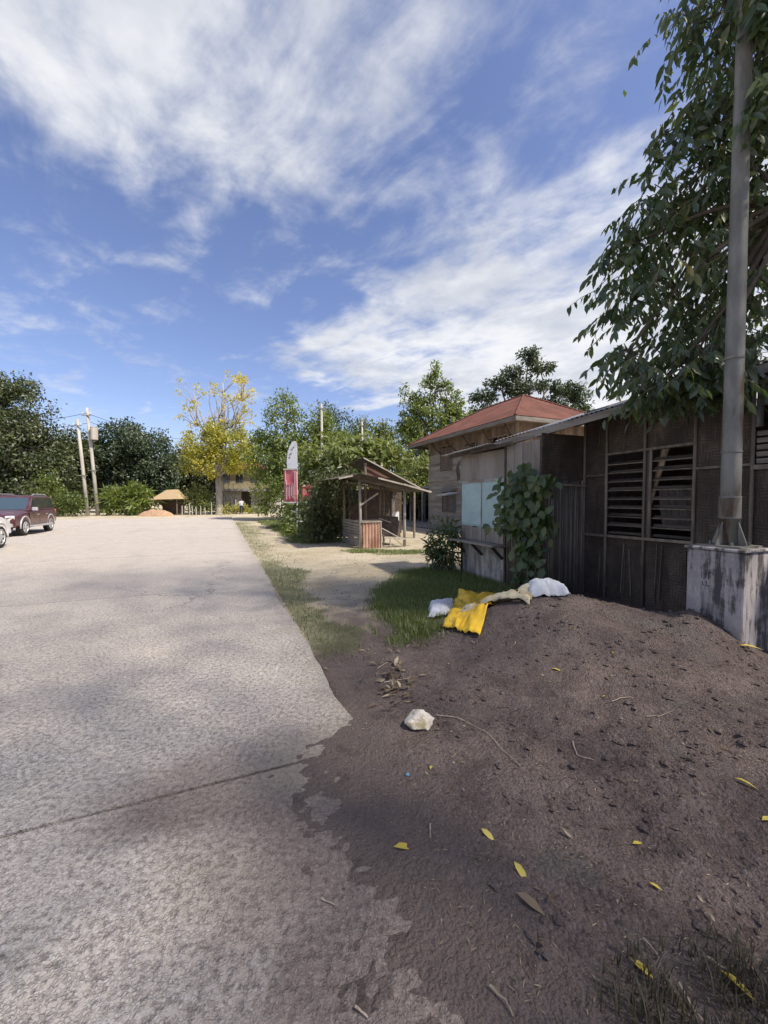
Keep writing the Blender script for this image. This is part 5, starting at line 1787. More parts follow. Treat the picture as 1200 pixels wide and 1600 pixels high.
            m2 = MB(); m2.disc((sx * .03, 0, 0), (1, 0, 0), .24, .06, 20); m2.build('hub', M['black'], w)
        mb = MB(); mb.box((sx * .68, 2.20, .82), (.30, .12, .16), Matrix.Rotation(-sx * R(18), 3, 'Z'))
        mb.build('headlight', M['lamp'], t, bevel=.03)
        mb = MB(); mb.box((sx * .80, -2.24, .95), (.12, .08, .30))
        mb.build('tail_light', M['red_tarp'], t, bevel=.02)
        if roof_rails:
            mb = MB(); mb.tube([(sx * .62, -1.8, 1.78), (sx * .62, -1.6, 1.84), (sx * .62, -.3, 1.84), (sx * .62, -.1, 1.78)], .018, 6)
            mb.build('roof_rail', M['silver'], t)
    mb = MB(); mb.bb((-.42, 2.27, .62), (.42, 2.37, .80)); mb.build('grille', M['black'], t, bevel=.015)
    mb = MB(); mb.bb((-.80, 2.20, .42), (.80, 2.40, .58)); mb.build('front_bumper', M['silver'] if roof_rails else body_m, t, bevel=.05)
    mb = MB(); mb.bb((-.80, -2.40, .44), (.80, -2.20, .62)); mb.build('rear_bumper', body_m, t, bevel=.05)
    return t


def car_at(wheel_px, Y, toward):
    """place a car so that its near-side front wheel stands where the photograph shows it"""
    p = at(wheel_px, 780, Y)
    f = W(0, -1) if toward else W(0, 1)          # forward
    right = Vector((f.y, -f.x, 0))
    side = -1 if toward else 1                    # which side faces the track
    c = Vector((p.x, p.y, 0)) - f * 1.40 - right * side * .80
    return (c.x, c.y, 0.0), math.atan2(-f.x, f.y)


loc, rz = car_at(34, 17.4, True)
build_car('parked_car', 'maroon off-road wagon with silver arches and roof rails parked on the concrete', M['maroon'], loc, rz)
loc, rz = car_at(-7, 12.9, False)
build_car('parked_car', 'white car half out of view, parked next to the maroon wagon', M['white_car'], loc, rz, False)

# ------------------------------------------------------------------ yellow sign behind the cars
p = at(-6, 741, 25)
t = thing('road_sign', 'yellow road sign on a post behind the parked cars', 'sign', (p.x, p.y, 0), R(-38))
mb = MB(); mb.tube([(0, 0, -.2), (0, 0, 3.9)], .035, 8); mb.build('post', M['pole'], t)
mb = MB(); mb.box((0, -.05, 3.2), (1.0, .02, .95)); mb.build('sign_face', M['yellow_sign'], t, bevel=.006)
mb = MB(); mb.bar((.12, -.064, 2.95), (.28, -.064, 3.25), .05, .006); mb.bar((.28, -.0645, 3.24), (.16, -.0645, 3.38), .05, .006); mb.build('arrow_mark', M['ink'], t)

# ------------------------------------------------------------------ utility poles and wires
def util_pole(px, px_top, Y, h, r, label, transformer=False):
    b = at(px, 780, Y); b.z = H(b.x, b.y)
    tx = (px_top - px) / F_PX * Y
    t = thing('utility_pole', label, 'pole', (b.x, b.y, b.z))
    mb = MB(); mb.tube([(0, 0, -.4), (tx * .5, 0, h * .5), (tx, 0, h)], [r, r * .85, r * .7], 10)
    mb.build('shaft', M['polewood'], t, smooth=True)
    for z in (h * .42, h * .93):
        mb = MB(); mb.bar((tx * z / h - .5, -.16, z), (tx * z / h + .5, -.16, z), .08, .08)
        mb.build('crossarm', M['oldwood'], t)
    for dx in (-.4, .4):
        mb = MB(); mb.tube([(tx * .93 + dx, -.16, h * .94), (tx * .93 + dx, -.16, h * .94 + .22)], [.05, .03], 6)
        mb.build('insulator', M['whiteplastic'], t)
    if transformer:
        mb = MB()
        x = tx * .78 + .62
        prof = [(-.72, .02), (-.71, .34), (-.1, .35), (.55, .35), (.60, .37), (.66, .36), (.70, .02)]
        mb.tube([(x, -.15, h * .765 + z) for z, r_ in prof], [r_ for z, r_ in prof], 16)
        mb.build('transformer', M['polewood'], t)
        mb = MB(); mb.bar((tx * .78, -.1, h * .765), (x, -.15, h * .765), .1, .1); mb.build('bracket', M['pole'], t)
    return b, tx, h


P1 = util_pole(137, 124, 42.0, 10.2, .19, 'shorter plain pale utility pole, left of the one with a transformer')
P2 = util_pole(153, 139, 43.0, 11.6, .20, 'taller pale utility pole carrying a grey white transformer', True)
for i, (x, y, h, r, lab) in enumerate(((503, 24.5, 7.5, .085, 'slim pale pole standing in front of the bright green tree'), (566, 29, 7.3, .08, 'thin pole rising behind the derelict stall roof'))):
    b = at(x, 780, y)
    t = thing('slim_pole', lab, 'pole', gz(b.x, b.y))
    mb = MB(); mb.tube([(0, 0, -.3), (.03, 0, h * .5), (0, 0, h)], [r, r * .9, r * .75], 8); mb.build('shaft', M['polewood'], t, smooth=True)
    mb = MB(); mb.bar((-.3, -.05, h - .3), (.3, -.05, h - .3), .05, .05); mb.build('crossarm', M['oldwood'], t)


def wire(p, q, sag, label):
    p, q = Vector(p), Vector(q)
    n = 16
    mb = MB(); mb.tube([p.lerp(q, i / n) - Vector((0, 0, sag * 4 * (i / n) * (1 - i / n))) for i in range(n + 1)], .022, 5)
    o = mb.build('overhead_wire', M['black'], None)
    tag(o, label, 'wire')


b, tx, h = P2
a_ = Vector((b.x + tx * .93, b.y - .16, b.z + h * .95))
wire(a_, at(-40, 662, 36), .35, 'upper overhead wire running left from the utility poles')
wire(a_ - Vector((0, 0, 1.1)), at(-40, 672, 36), .3, 'lower overhead wire running left from the utility poles')
wire(a_, at(300, 688, 58), .5, 'upper overhead wire running from the transformer pole behind the yellow tree')
wire(a_ - Vector((0, 0, .8)), at(300, 690, 56), .8, 'lower sagging wire from the transformer pole to the far trees')
wire(at(660, 702, 28), at(566, 706, 29), .25, 'wire between the thin pole and the wooden house')

# ------------------------------------------------------------------ things along the far side
b = at(266, 780, 44.8)
t = thing('thatched_shelter', 'small open shelter with a straw coloured thatched roof', 'shelter', gz(b.x, b.y))
t.scale = (.68, .8, .92)
for x in (-1.9, 1.7):
    for y in (-1, 1):
        mb = MB(); mb.tube([(x, y, -.1), (x, y, 2.0)], .07, 6); mb.build('post', M['stem'], t)
mb = MB(); mb.add([(-2.4, -1.5, 1.9), (2.3, -1.5, 2.0), (2.3, 1.5, 2.0), (-2.4, 1.5, 1.9), (-.4, -.3, 3.1), (1.2, -.3, 3.15), (1.2, .3, 3.15), (-.4, .3, 3.1)], [(0, 1, 5, 4), (1, 2, 6, 5), (2, 3, 7, 6), (3, 0, 4, 7), (4, 5, 6, 7), (3, 2, 1, 0)])
mb.build('thatched_roof', M['thatch'], t)
mb = MB(); mb.bb((-1.8, .9, 0), (1.7, .98, 1.8)); mb.build('back_wall', M['darkwood'], t)

b = at(244, 780, 42)
bx = gz(b.x, b.y)
g_ = np.random.default_rng(3)
mb = MB()
mb.sheet((-2.0, -1.0, 0), (4.0, 0, 0), (0, 2.0, 0), 30, 16, lambda a, c: float(.75 * max(0, 1 - ((2 * a - 1) ** 2 + (2 * c - 1) ** 2)) ** .8 * (1 + .6 * (fbm(np.array(a * 7), np.array(c * 5), 2) - .47)) - .05))
o = mb.build('dirt_pile', M['orange_dirt'], None); o.location = bx
tag(o, 'low orange dirt pile in front of the thatched shelter', 'dirt pile')

fp = None
for i, x in enumerate((284, 296, 300, 306, 313, 320, 330, 347, 368)):
    b = at(x, 780, 43.6 + .2 * (i % 3))
    t = thing('fence_post', 'short pale fence post on the far side of the road', 'fence post', gz(b.x, b.y), random.uniform(-.3, .3), 'pale posts along the far road edge')
    hh = random.uniform(1.0, 1.7) if x not in (306, 313, 320) else random.uniform(.8, 1.1)
    mb = MB(); mb.tube([(0, 0, -.2), (.02, 0, hh * .6), (random.uniform(-.05, .05), 0, hh)], [.06, .055, .045], 7); mb.build('shaft', M['polewood'], t)
    mb = MB(); mb.tube([(0, 0, hh - .03), (0, 0, hh + .05)], [.06, .02], 7); mb.build('cap', M['polewood'], t)


def build_far_house():
    b = at(395, 780, 50)
    t = thing('tan_house', 'tan two storey house with a concrete canopy behind the yellow tree', 'house', gz(b.x, b.y), R(4))
    mb = MB(); mb.bb((-3.8, 0, 2.95), (2.6, 5, 5.3)); mb.build('upper_wall', M['tan'], t)
    mb = MB(); mb.bb((-.15, -.2, 0), (1.75, .0, 2.65)); mb.bb((-3.8, .5, 0), (-1.6, 5, 2.65)); mb.bb((1.75, .5, 0), (2.6, 5, 2.65)); mb.build('lower_wall', M['conc_pale'], t)
    mb = MB(); mb.bb((-4.1, -1.0, 2.66), (3.0, 5.0, 2.94)); mb.build('canopy', M['conc'], t)
    mb = MB(); mb.bb((-1.6, 1.2, 0), (2.6, 1.3, 2.65)); mb.build('dark_doorway', M['darkwood'], t)
    mb = MB(); mb.bb((-4.2, -.6, 5.3), (3.0, 5.4, 5.42)); mb.add([(-4.2, -.6, 5.42), (3, -.6, 5.42), (3, 5.4, 5.42), (-4.2, 5.4, 5.42), (-.8, 2.2, 6.5), (-.2, 2.2, 6.5)], [(0, 1, 5, 4), (1, 2, 5), (2, 3, 4, 5), (3, 0, 4)])
    mb.build('roof', M['rust'], t)
    for x in (-3.2, -1.6, .2, 1.5):
        mb = MB(); mb.bb((x - .45, -.04, 3.7), (x + .45, .02, 4.8)); w = mb.build('window', M['oldwood'], t)
        for s_ in (-.22, .22):
            mb = MB(); mb.bb((x + s_ - .19, -.06, 3.78), (x + s_ + .19, -.041, 4.72)); mb.build('pane', M['glass'], w)
    mb = MB(); mb.tube([(2.9, -1, 0), (2.9, -1, 2.66)], .12, 8); mb.build('column', M['conc_pale'], t)
    for k in range(12):
        mb = MB(); mb.bb((-3.9 + k * .58, -.95, 2.94), (-3.8 + k * .58, -.85, 3.55)); mb.build('baluster', M['tan'], t)
    mb = MB(); mb.bb((-4.0, -.98, 3.55), (2.9, -.82, 3.63)); mb.build('handrail', M['tan'], t)


build_far_house()


# a far-off wood closes the gaps behind the separate trees
def build_wood():
    g = np.random.default_rng(9)
    B = []
    for x in np.linspace(-95, 60, 60):
        y = 74 + g.uniform(-5, 6)
        hgt = g.uniform(3.2, 5.4) if x < 5 else g.uniform(4, 6.5)
        B.append((x, y, hgt * .55, 3.4, 3, hgt * .72))
    C, pos, out, rn = clumped(B, 900, 26, .8, .4, g)
    n = len(pos)
    k = pos[:, 2] > 0
    pos, out, rn = pos[k], out[k], rn[k]
    n = len(pos)
    o = leaf_cloud('far_wood', pos, out * .6 + g.normal(size=(n, 3)) * .6, g.normal(size=(n, 3)) * .6 + np.array([0, 0, .7]), .8, .4, rn, M['leaf_dark'], None)
    tag(o, 'far-off dark green wood behind the trees and houses', 'wood', kind='stuff')


build_wood()


# ------------------------------------------------------------------ banner
def build_banner():
    b = W(2.95, 18.3)
    t = thing('banner_sign', 'narrow red and white banner with a rounded top, on a pole in the bushes', 'banner', gz(b.x, b.y), R(-14))
    t.scale = (.92, .92, .92)
    mb = MB(); mb.tube([(.30, .02, -.2), (.30, .02, 4.3)], .03, 7); mb.build('pole', M['whiteplastic'], t)
    # white rounded head
    mb = MB()
    prof = [(-.20, 3.28), (-.22, 3.7), (-.17, 4.1), (-.06, 4.42), (.08, 4.62), (.22, 4.66), (.33, 4.55), (.34, 3.28)]
    mb.add([(x, -.02, z) for x, z in prof] + [(x, .0, z) for x, z in prof], [tuple(range(8)), tuple(reversed(range(8, 16)))] + [(i, i + 8, (i + 1) % 8 + 8, (i + 1) % 8) for i in range(8)])
    head = mb.build('white_head', M['white_tarp'], t)
    for z0, x0, x1 in ((4.25, .0, .12), (4.02, -.10, .06), (3.86, -.12, -.02), (4.35, .1, .2)):
        mb = MB(); mb.box(((x0 + x1) / 2, -.024, z0), (x1 - x0, .004, .07), Matrix.Rotation(R(-40), 3, 'Y')); mb.build('mark', M['conc'], head)
    mb = MB(); mb.sheet((-.34, -.02, 1.68), (.68, 0, 0), (-.04, 0, 1.6), 10, 10, lambda a, c: .02 * math.sin(a * 6 + c * 3), .008)
    red = mb.build('red_cloth', M['red_tarp'], t, smooth=True)
    for x, z0, z1, w in ((-.24, 1.8, 2.75, .03), (-.15, 1.95, 2.45, .028), (-.06, 1.85, 2.5, .03), (.03, 1.95, 2.55, .028), (.12, 1.85, 2.6, .032), (.22, 1.75, 3.2, .03), (-.29, 2.6, 3.2, .03)):
        mb = MB(); mb.bar((x, -.046, z0), (x, -.046, z1), w, .006); mb.build('white_stroke', M['white_tarp'], red)
    mb = MB(); mb.bar((-.22, -.0495, 2.52), (.14, -.0495, 2.60), .05, .006); mb.build('white_stroke', M['white_tarp'], red)
    mb = MB(); mb.bb((-.40, -.045, 3.24), (.38, -.01, 3.32)); mb.build('crossbar', M['polewood'], t)
    mb = MB(); mb.bb((-.36, -.03, 1.62), (.36, .0, 1.68)); mb.build('bottom_hem', M['white_tarp'], t)
    mb = MB(); mb.sheet((.42, .35, 1.65), (.5, .1, 0), (0, 0, .85), 8, 6, lambda a, c: .05 * math.sin(a * 5 + c * 4), .006)
    o = mb.build('torn_cloth', M['red_tarp'], t, smooth=True)


build_banner()


# ------------------------------------------------------------------ person walking past the yellow tree
def build_person():
    b = at(377, 780, 43.2)
    t = thing('person', 'person in pale top and dark trousers walking along the far edge of the road', 'person', gz(b.x, b.y), R(200))
    t.location.z += .02
    J = {  # joints: position, radius
        'pel': ((0, 0, .95), .135), 'sp': ((0, .01, 1.12), .125), 'ch': ((0, .0, 1.32), .150), 'nk0': ((0, .0, 1.46), .065), 'nk': ((0, .015, 1.52), .055), 'hd': ((0, .03, 1.63), .088), 'hd2': ((0, .025, 1.70), .080),
        'hl': ((-.10, 0, .90), .095), 'kl': ((-.11, .17, .52), .062), 'al': ((-.11, .12, .10), .042), 'tl': ((-.11, .28, .04), .035),
        'hr': ((.10, 0, .90), .095), 'kr': ((.11, -.04, .50), .062), 'ar': ((.11, -.26, .15), .042), 'tr': ((.11, -.17, .04), .035),
        'sl': ((-.18, 0, 1.40), .065), 'el': ((-.23, -.12, 1.13), .045), 'wl': ((-.23, -.05, .88), .030), 'pl': ((-.23, -.01, .80), .032),
        'sr': ((.18, 0, 1.40), .065), 'er': ((.23, .08, 1.14), .045), 'wr': ((.22, .24, .95), .030), 'pr': ((.22, .29, .89), .032)}
    E = 'pel sp,sp ch,ch nk0,nk0 nk,nk hd,hd hd2,pel hl,hl kl,kl al,al tl,pel hr,hr kr,kr ar,ar tr,ch sl,sl el,el wl,wl pl,ch sr,sr er,er wr,wr pr'
    J = {k: [Vector(p_), r_] for k, (p_, r_) in J.items()}
    for s_, w in (('l', 'wl'), ('r', 'wr')):
        c = J['p' + s_][0]; d = (c - J[w][0]).normalized(); side = Vector((0, 1, 0)) if abs(d.y) < .6 else Vector((0, .3, -1)).normalized()
        for k, (o_, L) in enumerate(((-.03, .075), (-.01, .085), (.01, .08), (.03, .065))):
            J['f%s%d' % (s_, k)] = [c + side * o_ + d * .04, .0095]; J['g%s%d' % (s_, k)] = [c + side * o_ + d * (.04 + L), .008]
            E += ',p%s f%s%d,f%s%d g%s%d' % (s_, s_, k, s_, k, s_, k)
        J['u' + s_] = [c + side * .045 + d * .005, .011]; J['v' + s_] = [c + side * .06 + d * .05, .009]
        E += ',p%s u%s,u%s v%s' % (s_, s_, s_, s_)
    names = list(J)
    me = bpy.data.meshes.new('body')
    me.from_pydata([J[k][0] for k in names], [tuple(names.index(x) for x in e.split()) for e in E.split(',')], [])
    o = link('body', me, None)
    o.modifiers.new('skin', 'SKIN')
    for i, k in enumerate(names):
        sv = me.skin_vertices[0].data[i]
        sv.radius = (J[k][1], J[k][1]); sv.use_root = (k == 'pel')
    o.modifiers.new('sub', 'SUBSURF').levels = 2
    dg = bpy.context.evaluated_depsgraph_get()
    m2 = bpy.data.meshes.new_from_object(o.evaluated_get(dg))
    bpy.data.objects.remove(o)
    for m_ in ('skin', 'shirt', 'trousers', 'black'):
        m2.materials.append(M[m_])
    for p_ in m2.polygons:
        c = p_.center
        if c.z < .10: k = 3
        elif c.z < .96 and abs(c.x) < .20: k = 2
        elif c.z < 1.46 and (abs(c.x) < .20 or c.z > 1.16): k = 1
        else: k = 0
        p_.material_index = k
        p_.use_smooth = True
    link('body', m2, t)
    mb = MB()
    ring = []
    for i in range(5):
        a = i / 4 * 1.5
        ring.append(((0, .015 - .01 * i, 1.655 + .115 * math.sin(a)), .10 * math.cos(a) + .004))
    mb.tube([p_ for p_, r_ in ring], [r_ for p_, r_ in ring], 12)
    mb.build('hair', M['hair'], t, smooth=True)
    for x in (-.035, .035):
        mb = MB(); mb.disc((x, .112, 1.645), (0, 1, 0), .011, .01, 8); mb.build('eye', M['ink'], t)
    mb = MB(); mb.tube([(0, .105, 1.65), (0, .132, 1.615), (0, .11, 1.605)], [.01, .016, .012], 6); mb.build('nose', M['skin'], t)
    mb = MB(); mb.bar((-.025, .108, 1.575), (.025, .108, 1.575), .008, .01); mb.build('mouth', M['red_tarp'], t)
    for x in (-.09, .09):
        mb = MB(); mb.tube([(x, .02, 1.61), (x * 1.08, .015, 1.635), (x, .02, 1.66)], [.01, .018, .01], 6); mb.build('ear', M['skin'], t)


build_person()


# ------------------------------------------------------------------ sacks, rock and litter on the heap
def drape(name, label, quad, mat, puff=0.0, wr=0.012, nu=26, nv=20, lift=0.012, cat='sack', seed=1, holes=False):
    """cloth lying on the ground between four points (world x, y)"""
    c = [Vector((q[1], q[2], 0)) if q[0] == 'w' else hit(*q) for q in quad]
    P = np.zeros((nv + 1, nu + 1, 3))
    for j in range(nv + 1):
        for i in range(nu + 1):
            u, v = i / nu, j / nv
            p_ = (c[0].lerp(c[1], u)).lerp(c[3].lerp(c[2], u), v)
            ex = .055 * (fbm(np.array(u * 4 + seed), np.array(v * 4), seed) - .47)
            x, y = p_.x + float(ex), p_.y + float(.055 * (fbm(np.array(u * 4), np.array(v * 4 + seed), seed + 3) - .47))
            w1 = float(fbm(np.array(u * 3 + 9), np.array(v * 3 + seed), seed + 17, 2))
            f1 = float(fbm(np.array(u * 4.6 + 2.6 * w1), np.array(v * 5.2 + seed - 2.4 * w1), seed + 7, 4))
            ridge = abs(f1 - .44) * 2
            bulge = puff * (max(0, 1 - (2 * u - 1) ** 4) * max(0, 1 - (2 * v - 1) ** 4)) ** .6
            P[j, i] = (x, y, H(x, y) + lift + wr * 3.2 * ridge + bulge + .8 * wr * float(fbm(np.array(u * 14), np.array(v * 14), seed)))
    o = P[0, 0].copy(); o[2] = P[..., 2].min()
    V = (P - o).reshape(-1, 3)
    low = V.copy(); low[:, 2] -= .010
    V = np.concatenate([V, low])
    N = (nu + 1) * (nv + 1)
    fs_ = []
    for j in range(nv):
        for i in range(nu):
            if holes and float(fbm(np.array(i * .33 + seed), np.array(j * .45), 77, 2)) > .50 and 1 < i < nu - 2 and 0 < j < nv - 1:
                continue
            q = j * (nu + 1) + i
            fs_.append((q, q + 1, q + nu + 2, q + nu + 1)); fs_.append((N + q + nu + 1, N + q + nu + 2, N + q + 1, N + q))
    for i in range(nu):
        fs_.append((N + i, N + i + 1, i + 1, i)); e = nv * (nu + 1) + i; fs_.append((e, e + 1, N + e + 1, N + e))
    for j in range(nv):
        a = j * (nu + 1); fs_.append((a, a + nu + 1, N + a + nu + 1, N + a)); a += nu; fs_.append((N + a, N + a + nu + 1, a + nu + 1, a))
    mb = MB(); mb.add([tuple(v) for v in V], fs_)
    ob = mb.build(name, M[mat], None, smooth=True)
    ob.location = o
    return tag(ob, label, cat)


drape('yellow_sack', 'crumpled bright yellow empty sack lying on the side of the soil heap', [(690, 985), (748, 997), (796, 938), (718, 926)], 'sack_yellow', .03, .034, 34, 30, seed=2)
drape('torn_sack', 'torn cream sack draped along the crest of the heap above the yellow one', [('w', .92, 5.10), ('w', 1.62, 4.42), ('w', 1.90, 4.78), ('w', 1.12, 5.52)], 'sack_cream', .06, .036, 34, 14, seed=5, holes=True)
drape('white_sack', 'white sack half buried on top of the soil heap', [('w', 1.70, 4.58), ('w', 2.14, 4.52), ('w', 2.10, 4.86), ('w', 1.74, 4.88)], 'sack_white', .15, .018, seed=8)
drape('white_sack', 'white plastic sack lying in the grass beside the yellow one', [(669, 968), (704, 962), (712, 942), (672, 946)], 'sack_white', .10, .016, seed=11)


def chunk(name, label, px, py, size, mat, seed, cat, flat=.75, sub=3):
    p_ = hit(px, py)
    bm = bmesh.new(); bmesh.ops.create_icosphere(bm, subdivisions=sub, radius=1)
    r_ = random.Random(seed)
    pl = [(Vector((r_.uniform(-1, 1), r_.uniform(-1, 1), r_.uniform(-1, 1))).normalized(), r_.uniform(.55, .9)) for _ in range(11)]
    for v in bm.verts:
        d = v.co.normalized()
        k = min([1.0] + [w / max(d.dot(n_), 1e-3) for n_, w in pl if d.dot(n_) > 0])
        v.co = d * k * (1 + .08 * (r_.random() - .5))
        v.co = Vector((v.co.x * size[0], v.co.y * size[1], v.co.z * size[2]))
    me = bpy.data.meshes.new(name); bm.to_mesh(me); bm.free(); me.materials.append(M[mat])
    o = link(name, me); o.location = p_ + Vector((0, 0, size[2] * .5)); o.rotation_euler = (0, 0, r_.uniform(0, 6))
    return tag(o, label, cat)


chunk('rock', 'pale chalky rock lying on the dark soil beside the dry leaf pile', 656, 1136, (.115, .085, .085), 'rock', 14, 'rock')
chunk('bottle_cap', 'tiny blue scrap of plastic on the soil below the pale rock', 637, 1212, (.014, .014, .010), 'blue_cap', 2, 'litter', sub=2)


def one_leaf(name, label, px, py, ang, L, mat, group, tilt=.25, rn=.6):
    p_ = hit(px, py)
    k = random.uniform(.6, 1.0)
    d = np.array([[math.cos(ang), math.sin(ang), tilt * random.uniform(-.2, .8)]])
    o = leaf_cloud(name, np.array([[0, 0, .008]]), d, np.array([[.25 * random.uniform(-1, 1), .25 * random.uniform(-1, 1), 1.0]]), L, L * .36, np.array([rn]), M[mat], None, True, .25)
    o.location = p_ + Vector((0, 0, .004))
    return tag(o, label, 'leaf', group)


YL = [(615, 1327, .2, .10), (752, 1298, -.9, .075), (803, 1350, -1.2, .085), (988, 1322, .1, .05), (1014, 1383, -.7, .045), (862, 1046, -.5, .10), (891, 984, .8, .11), (957, 1022, .9, .085), (1147, 1218, -.7, .10),
      (1190, 1285, .2, .09), (985, 1503, -.8, .07), (1052, 970, -.2, .14), (940, 1090, -.3, .10), (1156, 1010, -.4, .17), (1124, 1520, -.9, .10), (672, 1205, 1.2, .045)]
OWN = {(1156, 1010): 'long yellow fallen leaf on the soil at the foot of the stained concrete block', (1052, 970): 'yellow fallen leaf on the crest of the heap below the slatted windows',
       (985, 1503): 'yellow fallen leaf caught in the dark dry grass tuft', (1124, 1520): 'pale yellow fallen leaf at the edge of the dry grass tuft, by a twig',
       (672, 1205): 'tiny yellow fallen leaf beside the blue plastic scrap', (752, 1298): 'narrow yellow fallen leaf below the end of the long pale stalk'}
for x, y, a, L in YL:
    own = OWN.get((x, y))
    one_leaf('fallen_leaf', own or 'yellow fallen leaf lying on the open dark soil', x, y, a, L, 'leaf_fallen', 'yellow leaves fallen on the soil', rn=random.random())
for k in range(84):
    x = random.gauss(620, 17); y = random.gauss(1076, 21)
    one_leaf('dry_leaf', 'curled dry brown leaf in the small pile above the pale rock', x, y, random.uniform(0, 6.28), random.uniform(.035, .11), 'leaf_brown', 'dry leaves piled on the soil', 1.6, random.random() ** 2.6)
for k, (x, y) in enumerate(((560, 1018), (505, 1045), (700, 1040), (480, 970), (640, 1010), (545, 990), (620, 985), (655, 1058), (470, 935), (520, 925), (592, 932))):
    one_leaf('dry_leaf', 'single dry pale leaf scattered on the dirt track', x, y, random.uniform(0, 6.28), random.uniform(.05, .09), 'leaf_brown', 'dry leaves scattered on the track', .5, random.uniform(.4, 1))


def twig(label, pts, r, group=None):
    P = [hit(*q) for q in pts]
    o = P[0].copy()
    mb = MB()
    Q = []
    for i in range(len(P) - 1):
        for k in range(4):
            q = P[i].lerp(P[i + 1], k / 4)
            q.z = H(q.x, q.y) + .008 + .006 * random.random()
            Q.append(q - o)
    Q.append(P[-1] - o + Vector((0, 0, .008)))
    mb.tube(Q, [r * (1 - .5 * i / len(Q)) for i in range(len(Q))], 5)
    ob = mb.build('twig', M['straw'], None); ob.location = o
    return tag(ob, label, 'twig', group)


one_leaf('dead_leaf', 'large curled grey brown dead leaf above the dry grass tuft', 806, 1398, -.75, .115, 'leaf_brown', None, .3, .55)
twig('long thin pale stalk curving away from the pale rock', [(682, 1120), (725, 1128), (765, 1150), (812, 1198)], .004)
for pts in ([(895, 1160), (902, 1182), (928, 1190)], [(956, 1098), (975, 1092), (990, 1092)], [(1010, 1122), (1035, 1120), (1052, 1112)], [(765, 1545), (790, 1568), (802, 1592)], [(1105, 1500), (1135, 1520), (1150, 1545)],
            [(1060, 1540), (1080, 1575), (1098, 1598)], [(672, 1290), (672, 1312)], [(555, 1578), (575, 1594)], [(502, 1408), (524, 1418)], [(1005, 1470), (1030, 1500)], [(600, 1068), (640, 1060)], [(590, 1046), (606, 1036)]):
    twig('short pale twig lying on the dark soil', pts, .0035, 'pale twigs on the soil')


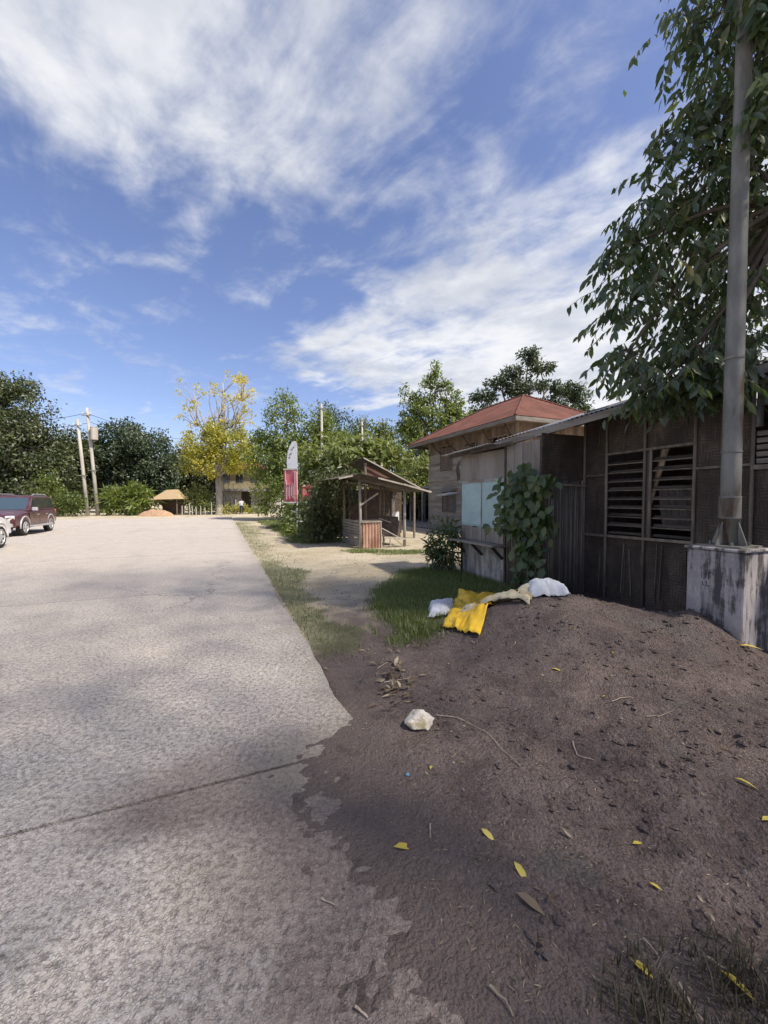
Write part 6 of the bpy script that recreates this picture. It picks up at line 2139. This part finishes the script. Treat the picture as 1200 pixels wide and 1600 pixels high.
# straw flecks, crumbs and pebbles nobody could count
def build_litter():
    g = np.random.default_rng(12)
    n = 14000
    x = g.uniform(-.6, 4.2, n); y = 1.0 + 3.8 * g.random(n) ** 1.3
    a = x * CA + y * SA
    k = (a > .55 + .25 * g.random(n)) & (g.random(n) < .35 + .65 * (fbm(x * 2, y * 2, 6) > .47))
    x, y = x[k], y[k]
    n = len(x)
    P = np.stack([x, y, Hn(x, y) + .004], 1)
    an = g.uniform(0, 6.28, n)
    d = np.stack([np.cos(an), np.sin(an), g.normal(size=n) * .25], 1)
    L = g.uniform(.008, .035, n)
    leafs = leaf_cloud('straw_litter', P, d, np.tile([0, 0, 1.0], (n, 1)), L, .0028 + .1 * L * (g.random(n) > .9), np.clip(g.random(n), 0, 1), M['leaf_brown'], None)
    n2 = 260
    x2 = g.uniform(.3, 4, n2); y2 = 1.05 + 3.4 * g.random(n2) ** 1.2
    k2 = (x2 * CA + y2 * SA) > 1.0
    x2, y2 = x2[k2], y2[k2]
    n2 = len(x2)
    an2 = g.uniform(0, 6.28, n2)
    frag = leaf_cloud('leaf_fragments', np.stack([x2, y2, Hn(x2, y2) + .006], 1), np.stack([np.cos(an2), np.sin(an2), g.normal(size=n2) * .35], 1), g.normal(size=(n2, 3)) * .35 + np.array([0, 0, 1.0]), g.uniform(.02, .06, n2), g.uniform(.008, .022, n2), g.random(n2) ** 3 * .8, M['leaf_brown'], None, True, .3)
    tag(frag, 'small dark rotting leaf fragments scattered over the soil slope', 'litter', kind='stuff')
    tag(leafs, 'tiny straw flecks and crumbs scattered over the dark soil', 'litter', kind='stuff')
    mb = MB()
    for i in range(620):
        if i < 180:
            xx, yy = g.uniform(-.4, 4), g.uniform(1.0, 4.6)
        else:
            q = W(g.uniform(.95, 4.2), g.uniform(3.2, 11)); xx, yy = q.x, q.y
        if xx * CA + yy * SA < .9:
            continue
        s_ = .004 + .010 * g.random() ** 2.5 * (1 + (yy > 4) * .6)
        z = H(xx, yy)
        c = Vector((xx, yy, z + s_ * .3))
        pts = [c + Vector(g.normal(size=3)).normalized() * s_ * g.uniform(.7, 1.2) for _ in range(6)]
        o6 = [c + Vector(v) * s_ * g.uniform(.7, 1.2) for v in ((1, 0, 0), (0, 1, 0), (-1, 0, 0), (0, -1, 0), (0, 0, 1), (0, 0, -1))]
        mb.add(o6, [(0, 1, 4), (1, 2, 4), (2, 3, 4), (3, 0, 4), (1, 0, 5), (2, 1, 5), (3, 2, 5), (0, 3, 5)])
    cl = MB()
    for i in range(4200):
        xx, yy = g.uniform(.2, 4), 1.05 + 3.6 * g.random() ** 1.2
        if xx * CA + yy * SA < 1.0 or fbm(np.array(xx * 2.2), np.array(yy * 2.2), 88) < .44:
            continue
        s_ = .005 + .024 * g.random() ** 4
        c = Vector((xx, yy, H(xx, yy) + s_ * .2))
        o6 = [c + Vector(v) * s_ * g.uniform(.6, 1.3) for v in ((1, 0, 0), (.6, .7, .2), (0, 1, 0), (-.7, .6, .1), (-1, 0, 0), (-.6, -.7, .2), (0, -1, 0), (.7, -.6, .1), (.2, .1, .8))]
        cl.add(o6, [(k, (k + 1) % 8, 8) for k in range(8)])
    o = cl.build('soil_clods', M['ground'], None)
    tag(o, 'loose crumbly soil clods on the heap and slope', 'clods', kind='stuff')
    at2 = o.data.attributes.new('soil', 'FLOAT', 'POINT')
    at2.data.foreach_set('value', [1.0] * len(o.data.vertices))
    o = mb.build('pebbles', pm('pebble_stone', (0.14, 0.12, 0.105), (0.34, 0.30, 0.27), 30, .9, .2, .002), None)
    tag(o, 'small loose pebbles strewn over soil and track', 'pebbles', kind='stuff')


build_litter()
